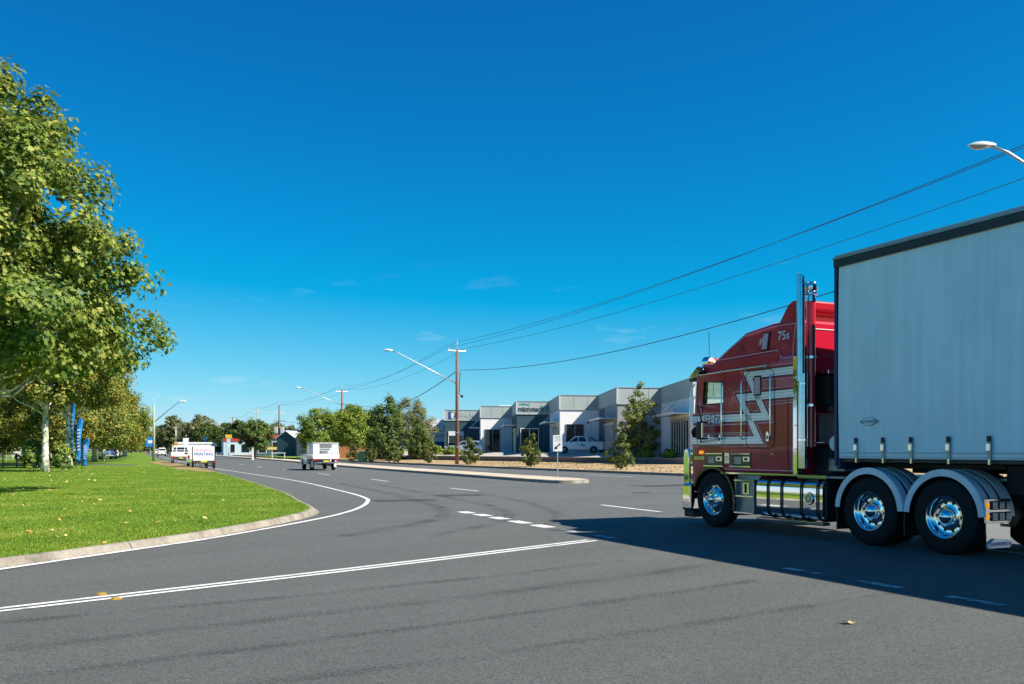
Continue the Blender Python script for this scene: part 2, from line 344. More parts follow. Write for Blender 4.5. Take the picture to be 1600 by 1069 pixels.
class MB:
    def __init__(s): s.v = []; s.f = []
    def add(s, verts, faces):
        b = len(s.v); s.v += [tuple(p) for p in verts]; s.f += [tuple(i + b for i in f) for f in faces]; return s
    def box(s, x0, x1, y0, y1, z0, z1):
        v = [(x, y, z) for x in (x0, x1) for y in (y0, y1) for z in (z0, z1)]
        return s.add(v, [(0, 1, 3, 2), (4, 6, 7, 5), (0, 4, 5, 1), (2, 3, 7, 6), (0, 2, 6, 4), (1, 5, 7, 3)])
    def prism_y(s, poly, y0, y1, top=None):
        """polygon in (x,z) extruded along y; y0/y1 may be functions of z"""
        n = len(poly)
        f0 = y0 if callable(y0) else (lambda z: y0); f1 = y1 if callable(y1) else (lambda z: y1)
        v = [(x, f0(z), z) for x, z in poly] + [(x, f1(z), z) for x, z in poly]
        f = [tuple(range(n)), tuple(range(2 * n - 1, n - 1, -1))]
        f += [(i, i + n, (i + 1) % n + n, (i + 1) % n) for i in range(n)]
        return s.add(v, f)
    def prism_z(s, poly, z0, z1):
        n = len(poly)
        v = [(x, y, z0) for x, y in poly] + [(x, y, z1) for x, y in poly]
        f = [tuple(range(n - 1, -1, -1)), tuple(range(n, 2 * n))]
        f += [(i, (i + 1) % n, (i + 1) % n + n, i + n) for i in range(n)]
        return s.add(v, f)
    def tube(s, pts, r, seg=8, cap=True):
        pts = [Vector(p) for p in pts]
        rr = r if isinstance(r, (list, tuple)) else [r] * len(pts)
        rings = []
        up = None
        for i, p in enumerate(pts):
            t = (pts[min(i + 1, len(pts) - 1)] - pts[max(i - 1, 0)]).normalized()
            if up is None:
                up = Vector((0, 0, 1)) if abs(t.z) < 0.9 else Vector((1, 0, 0))
            a = t.cross(up).normalized(); b = a.cross(t).normalized(); up = b
            rings.append([p + (a * math.cos(2 * math.pi * k / seg) + b * math.sin(2 * math.pi * k / seg)) * rr[i] for k in range(seg)])
        v = [q for ring in rings for q in ring]
        f = [(i * seg + k, i * seg + (k + 1) % seg, (i + 1) * seg + (k + 1) % seg, (i + 1) * seg + k) for i in range(len(pts) - 1) for k in range(seg)]
        if cap: f += [tuple(range(seg - 1, -1, -1)), tuple(range((len(pts) - 1) * seg, len(pts) * seg))]
        return s.add(v, f)
    def lathe(s, prof, axis='y', o=(0, 0, 0), seg=32, a0=0, a1=360):
        """prof: list of (r, t) t along axis"""
        full = abs(a1 - a0) >= 360
        m = seg if full else seg + 1
        v = []
        for k in range(m):
            a = R(a0 + (a1 - a0) * k / seg); c, q = math.cos(a), math.sin(a)
            for r, t in prof:
                if axis == 'y': v.append((o[0] + r * c, o[1] + t, o[2] + r * q))
                elif axis == 'z': v.append((o[0] + r * c, o[1] + r * q, o[2] + t))
                else: v.append((o[0] + t, o[1] + r * c, o[2] + r * q))
        n = len(prof); f = []
        for k in range(seg):
            k2 = (k + 1) % m
            for j in range(n - 1):
                f.append((k * n + j, k * n + j + 1, k2 * n + j + 1, k2 * n + j))
        return s.add(v, f)
    def cyl(s, p0, p1, r, seg=12): return s.tube([p0, p1], r, seg)
    def sphere(s, c, r, seg=12, rings=8, sc=(1, 1, 1)):
        prof = [(r * math.sin(math.pi * i / rings), -r * math.cos(math.pi * i / rings)) for i in range(rings + 1)]
        b = len(s.v); s.lathe(prof, 'z', (0, 0, 0), seg)
        for i in range(b, len(s.v)):
            x, y, z = s.v[i]; s.v[i] = (c[0] + x * sc[0], c[1] + y * sc[1], c[2] + z * sc[2])
        return s
    def xform(s, mtx):
        s.v = [tuple(mtx @ Vector(p)) for p in s.v]; return s
    def mesh(s, name, m, smooth=False):
        me = bpy.data.meshes.new(name); me.from_pydata(s.v, [], s.f); me.validate()
        bm = bmesh.new(); bm.from_mesh(me)
        bmesh.ops.recalc_face_normals(bm, faces=bm.faces); bm.to_mesh(me); bm.free()
        me.materials.append(m)
        if smooth:
            me.polygons.foreach_set('use_smooth', [True] * len(me.polygons))
        return me
    def build(s, name, m, parent=None, smooth=False, bevel=0, seg=2, auto=None):
        o = bpy.data.objects.new(name, s.mesh(name, m, smooth)); C.objects.link(o)
        if parent: o.parent = parent
        if bevel:
            b = o.modifiers.new('bevel', 'BEVEL'); b.width = bevel; b.segments = seg; b.limit_method = 'ANGLE'; b.angle_limit = R(35)
            b.harden_normals = False
        if smooth and auto:
            try: o.data.set_sharp_from_angle(angle=R(auto))
            except Exception: pass
        return o

def tag(o, label=None, cat=None, group=None, kind=None):
    if label: o['label'] = label
    if cat: o['category'] = cat
    if group: o['group'] = group
    if kind: o['kind'] = kind
    return o
def empty(name, loc=(0, 0, 0), rz=0.0, label=None, cat=None, group=None):
    o = bpy.data.objects.new(name, None); C.objects.link(o)
    o.location = loc; o.rotation_euler = (0, 0, rz); o.empty_display_size = 0.2
    return tag(o, label, cat, group)
def copy_tree(o, parent=None):
    c = o.copy(); C.objects.link(c); c.parent = parent
    for ch in list(o.children): copy_tree(ch, c)
    return c
def sheet(name, pts, z, m, kind='structure', parent=None):
    """flat polygon (x,y) at height z (number or function)"""
    fz = z if callable(z) else (lambda x, y: z)
    tri = tessellate_polygon([[Vector((x, y, 0)) for x, y in pts]])
    mb = MB(); mb.add([(x, y, fz(x, y)) for x, y in pts], tri)
    o = mb.build(name, m, parent)
    me = o.data
    if len(me.polygons) and me.polygons[0].normal.z < 0: me.flip_normals()
    if kind and not parent: tag(o, kind=kind)
    return o
def catmull(pts, n=6):
    P = [Vector((*p, 0)) if len(p) == 2 else Vector(p) for p in pts]; out = []
    for i in range(len(P) - 1):
        p0, p1, p2, p3 = P[max(i - 1, 0)], P[i], P[i + 1], P[min(i + 2, len(P) - 1)]
        for k in range(n):
            t = k / n
            out.append(0.5 * ((2 * p1) + (p2 - p0) * t + (2 * p0 - 5 * p1 + 4 * p2 - p3) * t * t + (3 * p1 - p0 - 3 * p2 + p3) * t ** 3))
    out.append(P[-1])
    return [(v.x, v.y) for v in out]
def offset(pts, d):
    """offset to the left of travel by d"""
    out = []
    for i, p in enumerate(pts):
        a, b = pts[max(i - 1, 0)], pts[min(i + 1, len(pts) - 1)]
        t = norm2((b[0] - a[0], b[1] - a[1])); out.append((p[0] - t[1] * d, p[1] + t[0] * d))
    return out
def resample(pts, step):
    out = [pts[0]]; acc = 0
    for a, b in zip(pts, pts[1:]):
        L = math.hypot(b[0] - a[0], b[1] - a[1]); t = step - acc
        while t <= L:
            out.append((a[0] + (b[0] - a[0]) * t / L, a[1] + (b[1] - a[1]) * t / L)); t += step
        acc = L - (t - step)
    return out
def ribbon(pts, w, z, mb=None):
    """flat strip along pts"""
    mb = mb or MB(); a = offset(pts, w / 2); b = offset(pts, -w / 2); n = len(pts)
    mb.add([(x, y, z) for x, y in a] + [(x, y, z) for x, y in b], [(i, i + n, i + n + 1, i + 1) for i in range(n - 1)])
    return mb
def text(body, name, m, size, mtx, parent, depth=0.004, align='CENTER', shear=0, offs=0.0, spacing=1.0):
    cu = bpy.data.curves.new(name, 'FONT'); cu.body = body; cu.size = size; cu.extrude = depth; cu.align_x = align; cu.align_y = 'CENTER'
    cu.shear = shear; cu.offset = offs; cu.resolution_u = 2; cu.space_character = spacing
    t = bpy.data.objects.new('tmp', cu); C.objects.link(t)
    dg = bpy.context.evaluated_depsgraph_get(); me = bpy.data.meshes.new_from_object(t.evaluated_get(dg))
    bpy.data.objects.remove(t); bpy.data.curves.remove(cu)
    me.materials.clear(); me.materials.append(m); me.transform(mtx)
    o = bpy.data.objects.new(name, me); C.objects.link(o); o.parent = parent
    return o
def face_mtx(loc, right, up=(0, 0, 1)):
    r = Vector(right).normalized(); u = Vector(up).normalized(); n = r.cross(u)
    m = Matrix(((r.x, u.x, n.x, loc[0]), (r.y, u.y, n.y, loc[1]), (r.z, u.z, n.z, loc[2]), (0, 0, 0, 1)))
    return m

# ================================================================== THE SETTING
sheet('ground', [(-2500, -300), (2500, -300), (2500, 4500), (-2500, 4500)], -0.06, M['ground'])

KERB = [(-20, -14), (-13.5, -4), (-9.3, 4.2), (-7.6, 8.2), (-6.77, 10.26), (-6.35, 11.43), (-5.99, 12.33), (-5.62, 13.48), (-5.18, 14.91), (-4.85, 16.6), (-4.58, 18.36), (-4.47, 19.83), (-4.55, 21.24),
        (-4.98, 22.85), (-5.85, 25.33), (-7.1, 29.2), (-8.83, 33.64), (-13.0, 44.26), (-20.1, 61.5), (-25.9, 75), (-36.8, 100), (-47.0, 123.5), (-64, 164), (-103, 260), (-181, 454)]
kerb_c = catmull(KERB, 6)
FAR = [(70, -55), (38, 0), (20.5, 31.5), (9.32, 51.59), (0.2, 69.6), (-7.9, 86.5), (-17.6, 109), (-27.5, 133.5), (-39, 161), (-80, 258), (-158, 452)]
far_c = catmull(FAR, 6)
sheet('road', kerb_c + list(reversed(far_c)) + [(70, -70), (-30, -70)], 0.0, M['asphalt'])

# lawn left of the road, raised behind the kerb
lawn_edge = offset(kerb_c, 0.12)
lawn = sheet('lawn', lawn_edge + [(-260, 470), (-260, -14)], 0.102, M['lawn'])
M['earth'] = ground_mat('bare_earth', [(0.36, (0.11, 0.20, 0.015)), (0.46, (0.22, 0.19, 0.08)), (0.58, (0.36, 0.23, 0.13)), (0.75, (0.42, 0.29, 0.17))], 0.45, 10, 0.5)
sheet('bare_earth', [(-17.9, 55.5), (-18.9, 58.5), (-21.0, 63.5), (-26.2, 75.5), (-36.9, 100), (-40.5, 108), (-41.5, 108), (-39.2, 99), (-29.5, 78), (-25.8, 71), (-24.6, 66), (-21.8, 62), (-19.6, 57.5)], 0.120, M['earth'])
# concrete kerb, one piece per casting
def kerb_run(name, line, step, w, h, m, side=1, nmax=60):
    root = empty(name); tag(root, kind='structure')
    pts = resample(line, 0.6)
    k = max(2, int(step / 0.6))
    segs = []
    i = 0; cnt = 0
    while i < len(pts) - 1:
        last = cnt >= nmax
        seg = pts[i:] if last else pts[i:i + k + 1]
        if len(seg) < 2: break
        a = seg; n = len(seg)
        # profile: gutter lip, face foot, face top, back
        prof = [(-0.10 * side, 0.006), (-0.015 * side, 0.008), (0.02 * side, h - 0.02), (0.055 * side, h), (w * side, h), (w * side, -0.03)]
        L = [offset(seg, d) for d, z in prof]
        # shrink ends a little: open joint
        mb = MB(); q = len(prof)
        for j in range(n):
            for t in range(q):
                x, y = L[t][j]
                if not last and j in (0, n - 1):
                    o2 = seg[1] if j == 0 else seg[n - 2]
                    dx, dy = norm2((o2[0] - seg[j][0], o2[1] - seg[j][1])); x += dx * 0.008; y += dy * 0.008
                mb.v.append((x, y, prof[t][1]))
        mb.f = [(j * q + t, j * q + t + 1, (j + 1) * q + t + 1, (j + 1) * q + t) for j in range(n - 1) for t in range(q - 1)]
        mb.f += [tuple(range(q)), tuple(range((n - 1) * q, n * q))]
        mb.build('kerb_block', m, root, smooth=False)
        i += k; cnt += 1
        if last: break
    return root
kerb_run('kerb_left', kerb_c, 2.4, 0.13, 0.105, M['kerb'], 1, 30)
kerb_run('kerb_right', far_c, 6.0, -0.17, 0.14, M['kerb'], 1, 1) if False else None
def strip_solid(name, line, w, h, m):
    """simple kerb strip left of the line direction (negative = right)"""
    root = empty(name); tag(root, kind='structure')
    a = line; b = offset(line, w); n = len(line); mb = MB()
    mb.v = [(x, y, -0.02) for x, y in a] + [(x, y, h) for x, y in a] + [(x, y, h) for x, y in b] + [(x, y, -0.02) for x, y in b]
    for j in range(n - 1):
        for t in range(3): mb.f.append((t * n + j, (t + 1) * n + j, (t + 1) * n + j + 1, t * n + j + 1))
    o = mb.build(name, m); bpy.data.objects.remove(root); tag(o, kind='structure'); return o
strip_solid('kerb_right', far_c, -0.2, 0.15, M['kerb'])

# verge behind the far kerb, retaining wall and forecourt
WALL = [(46, 27), (30, 51), (22, 63), (14.5, 74), (8.3, 83), (0, 95), (-8, 106.6), (-13, 114)]
verge_back = offset(far_c, -0.2)
def vz(x, y): return 0.14
far_sel = verge_back[6:]      # from (38,0) on
wall_bits = [(w[0], w[1]) for w in WALL]
def wall_base(x, y): return 0.28
vb = MB()
# verge as triangulated ring: kerb side 0.14, wall side 0.28
ring = [(x, y, 0.14) for x, y in far_sel[:52]]
back = [(-40, 175, 0.2), (-24, 135, 0.25), (-13, 114, 0.28)] + [(x, y, 0.28) for x, y in reversed(WALL[:-1])] + [(60, 6, 0.2)]
poly = ring + back
tri = tessellate_polygon([[Vector((p[0], p[1], 0)) for p in poly]])
vb.add(poly, tri); vo = vb.build('verge', M['dry_grass']); tag(vo, kind='structure')
if vo.data.polygons[0].normal.z < 0: vo.data.flip_normals()
# forecourt
fore = [(x, y, 0.70) for x, y in WALL] + [(-18, 122, 0.45), (-22, 140, 0.7), (-25, 170, 1.13), (60, 170, 1.13), (80, 70, 1.13), (70, 20, 1.0)]
fb = MB(); inner = [(-10.5, 134, 1.14), (-4.8, 122.8, 1.14), (0.2, 110.5, 1.14), (4.8, 98, 1.14), (9.6, 85.8, 1.14), (14.4, 73.5, 1.14), (24, 60, 1.14)]
# two bands: wall line -> building line -> behind
n = len(WALL)
wl_line = [(x + 0.1, y + 0.15, 0.72) for x, y in WALL]
bl_line = [(58, 40, 1.14), (36, 57, 1.14), (24, 68, 1.14), (14.4, 80, 1.14), (9.4, 90, 1.14), (1, 104, 1.14), (-5, 120, 1.14), (-12, 132, 1.14)]
fb.add(wl_line + bl_line, [(i, i + 1, n + i + 1, n + i) for i in range(n - 1)])
back_line = [(120, 80, 1.14), (110, 110, 1.14), (90, 130, 1.14), (60, 140, 1.14), (50, 150, 1.14), (30, 160, 1.14), (10, 165, 1.14), (-10, 170, 1.14)]
fb.add(bl_line + back_line, [(i, i + 1, n + i + 1, n + i) for i in range(n - 1)])
fb.add([(-13 + .1, 114.15, 0.72), (-12, 132, 1.14), (-22, 138, 0.30), (-18, 119, 0.25)], [(0, 1, 2, 3)])
fo = fb.build('forecourt', M['apron']); tag(fo, kind='structure')
# sleeper retaining wall made of courses of timber pieces
rw = empty('retaining_wall', (0, 0, 0)); tag(rw, 'low dark sleeper retaining wall between dry verge and office forecourt', 'wall')
wall_pts = resample(WALL, 3.0)
for a, b in zip(wall_pts, wall_pts[1:]):
    t = norm2((b[0] - a[0], b[1] - a[1])); nn = (-t[1], t[0])
    for c in range(2):
        z0 = 0.24 + c * 0.235
        j = random.uniform(-0.012, 0.012)
        e = 0.015
        p = [(a[0] + t[0] * e, a[1] + t[1] * e), (b[0] - t[0] * e, b[1] - t[1] * e)]
        d = 0.09
        q = [(p[0][0] - nn[0] * (d + j), p[0][1] - nn[1] * (d + j)), (p[1][0] - nn[0] * (d + j), p[1][1] - nn[1] * (d + j)), (p[1][0] + nn[0] * d, p[1][1] + nn[1] * d), (p[0][0] + nn[0] * d, p[0][1] + nn[1] * d)]
        MB().prism_z(q, z0, z0 + 0.225).build('sleeper', M['timberwall'], rw)
strip_line = offset(WALL, 0.0)
cap = MB()
for a, b in zip(WALL, WALL[1:]):
    t = norm2((b[0] - a[0], b[1] - a[1])); nn = (-t[1], t[0])
    q = [(a[0] - nn[0] * 0.12, a[1] - nn[1] * 0.12), (b[0] - nn[0] * 0.12, b[1] - nn[1] * 0.12), (b[0] + nn[0] * 0.14, b[1] + nn[1] * 0.14), (a[0] + nn[0] * 0.14, a[1] + nn[1] * 0.14)]
    MB().prism_z(q, 0.705, 0.775).build('coping', M['kerb'], rw)

# median island
MED_N = [(-120, 340), (-62, 198), (-34.67, 131.4), (-13.9, 77.0), (-4.0, 53.4), (-0.2, 44.4), (1.3, 41.1)]
mn = catmull(MED_N, 5)
nose = catmull([(1.3, 41.1), (1.75, 40.3), (2.2, 39.95), (2.7, 39.95), (3.15, 40.35), (3.42, 41.0), (3.5, 41.9), (3.38, 42.9), (3.1, 43.9)], 3)[1:-1]
MED_F = [(3.1, 43.9), (1.6, 47.2), (-1.6, 54.6), (-11.2, 78.2), (-31.9, 132.5), (-60, 199), (-118.5, 341)]
outline = mn + nose + catmull(MED_F, 5)
med = empty('median'); tag(med, kind='structure')
loop = outline; n = len(loop)
inn = offset(loop + [loop[0]], 0.15)[:-1]
kb = MB(); kb.v = [(x, y, 0) for x, y in loop] + [(x * 1, y * 1, 0.13) for x, y in offset(loop, 0.03)] + [(x, y, 0.14) for x, y in offset(loop, 0.22)]
for j in range(n - 1):
    for t in range(2): kb.f.append((t * n + j, t * n + j + 1, (t + 1) * n + j + 1, (t + 1) * n + j))
kb.build('island_kerb', M['kerb'], med)
sheet('island_top', offset(loop, 0.2), 0.136, M['median'], parent=med)

# ------------------------------------------------------------------ painted markings
lines = empty('road_markings'); tag(lines, kind='structure')
WHITE = [(-97, 252), (-60, 160), (-34, 97), (-24.6, 75.09), (-15.6, 55.33), (-10.0, 42.91), (-5.95, 32.34), (-4.45, 27.9), (-3.99, 25.33), (-3.83, 22.85), (-3.92, 20.61), (-4.24, 18.5), (-4.66, 16.4), (-5.06, 14.75), (-5.74, 12.7), (-6.20, 11.3), (-6.60, 10.05), (-7.45, 8.0)]
ribbon(catmull(WHITE, 8), 0.115, 0.010).build('edge_line', M['paint'], lines)
for wl_ in ((-18, -14),):
    pass
for d in (0.085, -0.085):
    ln = catmull([(-16, -3.6), (-8, 4.9), (-4.67, 8.40), (-1.61, 11.62), (1.29, 14.86)], 8)
    ribbon(offset(ln, d), 0.085, 0.005).build('centre_line', M['paint'], lines)
for (a, b) in [((-1.18, 21.73), (-0.94, 21.17)), ((-0.79, 20.87), (-0.53, 20.31)), ((-0.40, 19.95), (-0.14, 19.36)), ((0.02, 18.92), (0.30, 18.26)), ((0.45, 17.9), (0.72, 17.3))]:
    ribbon([a, b], 0.28, 0.005).build('hold_dash', M['paint'], lines)
hd = norm2((4.24 - 0.55, 9.39 - 17.67)); s0 = (0.72, 17.3)
t = 0.5
while t < 13:
    a = (s0[0] + hd[0] * t, s0[1] + hd[1] * t); b = (a[0] + hd[0] * 0.6, a[1] + hd[1] * 0.6)
    if 2.2 < t < 5.5: t += 1.2; continue
    ribbon([a, b], 0.15, 0.005).build('hold_dash', M['paint_worn'], lines); t += 1.2
for a, b in [((-11.9, 56.6), (-10.6, 53.6)), ((-6.98, 45.7), (-5.72, 42.6)), ((-2.34, 35.04), (-1.18, 32.5)), ((2.36, 24.4), (3.5, 21.6)), ((6.6, 14.2), (7.9, 11.3)), ((-17, 68.5), (-15.7, 65.5)), ((-22.2, 80.4), (-21.0, 77.4)), ((-27.3, 92.5), (-26, 89.5)),
             ((9.0, 44.5), (14.0, 34.6)), ((4.2, 54.0), (6.5, 49.6)), ((-3.0, 69.0), (-1.6, 66.0)), ((-8, 80.5), (-6.6, 77.5))]:
    ribbon([a, b], 0.12, 0.005).build('lane_dash', M['paint'], lines)
# yellow raised markers beside the double line
for k, (x, y) in enumerate([(-4.13, 9.28), (-3.86, 8.99)]):
    mk = MB().prism_y([(-0.05, 0.0), (-0.03, 0.018), (0.03, 0.018), (0.05, 0.0)], -0.035, 0.035)
    o = mk.build('pavement_marker', M['marker_y']); o.location = (x, y, 0.002); o.rotation_euler = (0, 0, R(47))
    tag(o, ['yellow raised pavement marker on far side of double centre line', 'yellow raised pavement marker on near side of double centre line'][k], 'road marker', 'yellow markers by the double line')
# dark tyre marks
marks = empty('tyre_marks'); tag(marks, kind='structure')
def skid(pts, w, name='tyre_mark'):
    ribbon(catmull(pts, 8), w * 1.9, 0.0028).build(name, M['mark_edge'], marks); ribbon(catmull(pts, 8), w * 0.9, 0.0038).build(name, M['mark_core'], marks)
skid([(-2.6, 5.2), (-0.6, 6.3), (1.04, 7.40), (2.4, 8.35), (3.9, 9.4)], 0.14)
skid([(-4.6, 6.1), (-2.5, 7.6), (-0.6, 9.0), (1.2, 10.5), (2.8, 12.0)], 0.2)
skid([(-5.2, 7.2), (-2.6, 8.9), (-0.4, 10.5), (1.5, 12.2)], 0.16)
skid([(-3.2, 5.9), (-1.0, 7.4), (1.0, 8.9), (2.7, 10.3)], 0.14)
skid([(-2.9, 15.5), (-1.6, 19.5), (-2.0, 24), (-4.2, 31), (-7.5, 40)], 0.35)
skid([(-1.4, 15.5), (-0.1, 19.5), (-0.6, 24), (-2.9, 31), (-6.2, 40)], 0.3)
skid([(0.6, 17.5), (1.0, 21), (0.3, 26), (-1.6, 33)], 0.25)
for (x, y, a, l, w) in [(-3.1, 26.6, 20, 0.9, 0.45), (-6.1, 25.2, 25, 0.0, 0.0), (-1.7, 29.6, 20, 0.8, 0.5), (6.2, 37.5, 30, 1.3, 0.7)]:
    if l: 
        o = sheet('service_cover', [(-l, -w), (l, -w), (l, w), (-l, w)], 0.0035, M['patch'], parent=marks); o.location = (x, y, 0); o.rotation_euler = (0, 0, R(a))

# ------------------------------------------------------------------ grass blades and fallen leaves on the lawn
def in_lawn(x, y):
    # left of the kerb line
    ys = np.array([p[1] for p in kerb_c]); xs = np.array([p[0] for p in kerb_c])
    return x < np.interp(y, ys, xs) - 0.13
def blade_mesh(name, P, h, w, m):
    n = len(P)
    a = rng.uniform(0, 2 * np.pi, n); lean = rng.uniform(-0.6, 0.6, (n, 2)) * h[:, None]
    dx = np.cos(a) * w / 2; dy = np.sin(a) * w / 2
    v = np.empty((n, 3, 3))
    v[:, 0] = P + np.stack([dx, dy, np.zeros(n)], 1); v[:, 1] = P - np.stack([dx, dy, np.zeros(n)], 1)
    v[:, 2] = P + np.stack([lean[:, 0], lean[:, 1], h], 1)
    me = bpy.data.meshes.new(name); me.vertices.add(n * 3); me.vertices.foreach_set('co', v.ravel())
    me.loops.add(n * 3); me.loops.foreach_set('vertex_index', np.arange(n * 3)); me.polygons.add(n)
    me.polygons.foreach_set('loop_start', np.arange(0, n * 3, 3)); me.update(calc_edges=True); me.validate()
    me.materials.append(m)
    o = bpy.data.objects.new(name, me); C.objects.link(o); return o
N = 520000
Y = 10 + 62 * rng.random(N) ** 1.9; u = rng.uniform(-0.02, 0.36, N); X = Y * (-0.575 + u * 1.0)
keep = in_lawn(X, Y); X, Y = X[keep], Y[keep]
hh = rng.uniform(0.012, 0.034, len(X)) * (1 + 0.4 * np.sin(X * 3.1) * np.sin(Y * 2.3))
g = blade_mesh('grass', np.stack([X, Y, np.full(len(X), 0.100)], 1), hh, np.full(len(X), 0.010) * (0.7 + Y / 22), M['grass_blade'])
tag(g, 'short bright green mown grass on the corner lawn', 'grass', kind='stuff')

LEAF5 = [(0, 0), (0.16, 0.08), (0.50, 0.22), (0.26, 0.40), (0.40, 0.78), (0.12, 0.62), (0, 1.0), (-0.12, 0.62), (-0.40, 0.78), (-0.26, 0.40), (-0.50, 0.22), (-0.16, 0.08)]
LEAF4 = [(0, 0), (0.45, 0.45), (0, 1.0), (-0.45, 0.45)]
LEAF6 = [(0, 0), (0.42, 0.25), (0.34, 0.7), (0, 1.0), (-0.34, 0.7), (-0.42, 0.25)]
def leaf_mesh(name, P, size, nrm, m, shape=LEAF4):
    """flat leaf polygons at P (n,3) with normals nrm"""
    n = len(P); k = len(shape)
    nrm = nrm / np.linalg.norm(nrm, axis=1)[:, None]
    t = rng.normal(size=(n, 3)); t -= (t * nrm).sum(1)[:, None] * nrm; t /= np.linalg.norm(t, axis=1)[:, None]
    b = np.cross(nrm, t)
    sh = np.array(shape); sh = sh - np.array([0, 0.5])
    v = P[:, None, :] + (t[:, None, :] * sh[None, :, 0, None] + b[:, None, :] * sh[None, :, 1, None]) * size[:, None, None]
    v += nrm[:, None, :] * (np.abs(sh[None, :, 0, None]) * 0.35 * size[:, None, None])
    me = bpy.data.meshes.new(name); me.vertices.add(n * k); me.vertices.foreach_set('co', v.ravel())
    me.loops.add(n * k); me.loops.foreach_set('vertex_index', np.arange(n * k)); me.polygons.add(n)
    me.polygons.foreach_set('loop_start', np.arange(0, n * k, k)); me.update(calc_edges=True); me.validate()
    me.materials.append(m); return me
nl = 300
Y = 13 + 60 * rng.random(nl) ** 1.3; X = Y * rng.uniform(-0.56, -0.28, nl)
d = np.abs(X + 0.5 * Y)
keep = in_lawn(X, Y) & (rng.random(nl) < np.clip(1.15 - (X / Y + 0.56) * 4.0, 0.10, 1)); X, Y = X[keep], Y[keep]
P = np.stack([X, Y, np.full(len(X), 0.130)], 1); nr = rng.normal(size=(len(X), 3)) * 0.35 + np.array([0, 0, 1])
me = leaf_mesh('fallen_leaves', P, rng.uniform(0.05, 0.13, len(X)), nr, M['fallen'], LEAF5)
fl = bpy.data.objects.new('fallen_leaves', me); C.objects.link(fl); tag(fl, 'dry tan leaves scattered over the lawn', 'leaves', kind='stuff')
me = leaf_mesh('fallen_leaf', np.array([[0, 0, 0.0]]), np.array([0.12]), np.array([[0.1, 0.1, 1.0]]), M['fallen'], LEAF5)
lf = bpy.data.objects.new('fallen_leaf', me); C.objects.link(lf); lf.location = (2.82, 7.72, 0.008); tag(lf, 'single dry brown leaf lying on the asphalt in the foreground', 'leaf')

nv = 15000
tt = rng.random(nv); idx = np.clip((tt * 34).astype(int), 0, 33)
vk = np.array(verge_back[12:48]); base_p = vk[idx] + (vk[idx + 1] - vk[idx]) * rng.random(nv)[:, None]
dirp = vk[idx + 1] - vk[idx]; dirp /= np.linalg.norm(dirp, axis=1)[:, None]
offp = rng.random(nv) ** 0.8 * 10.5 + 0.1
Pv = base_p + np.stack([dirp[:, 1], -dirp[:, 0]], 1) * offp[:, None]
M['straw'] = leaf_mat('dry_straw', [(0.0, (0.24, 0.19, 0.07)), (0.5, (0.38, 0.28, 0.14)), (0.85, (0.46, 0.35, 0.19)), (1.0, (0.20, 0.26, 0.05))], 0.2)
cl_ = np.sin(Pv[:, 0] * 1.3) * np.sin(Pv[:, 1] * 0.9) + 0.6 * np.sin(Pv[:, 0] * 3.7 + Pv[:, 1] * 2.1) + rng.normal(0, 0.4, nv) > 0.1
Pv = Pv[cl_]
dt = blade_mesh('dry_tufts', np.stack([Pv[:, 0], Pv[:, 1], np.full(len(Pv), 0.13) + offp[cl_] * 0.012], 1), rng.uniform(0.03, 0.12, len(Pv)), np.full(len(Pv), 0.07), M['straw'])
tag(dt, 'dry straw coloured grass tufts on the far verge', 'grass', kind='stuff')

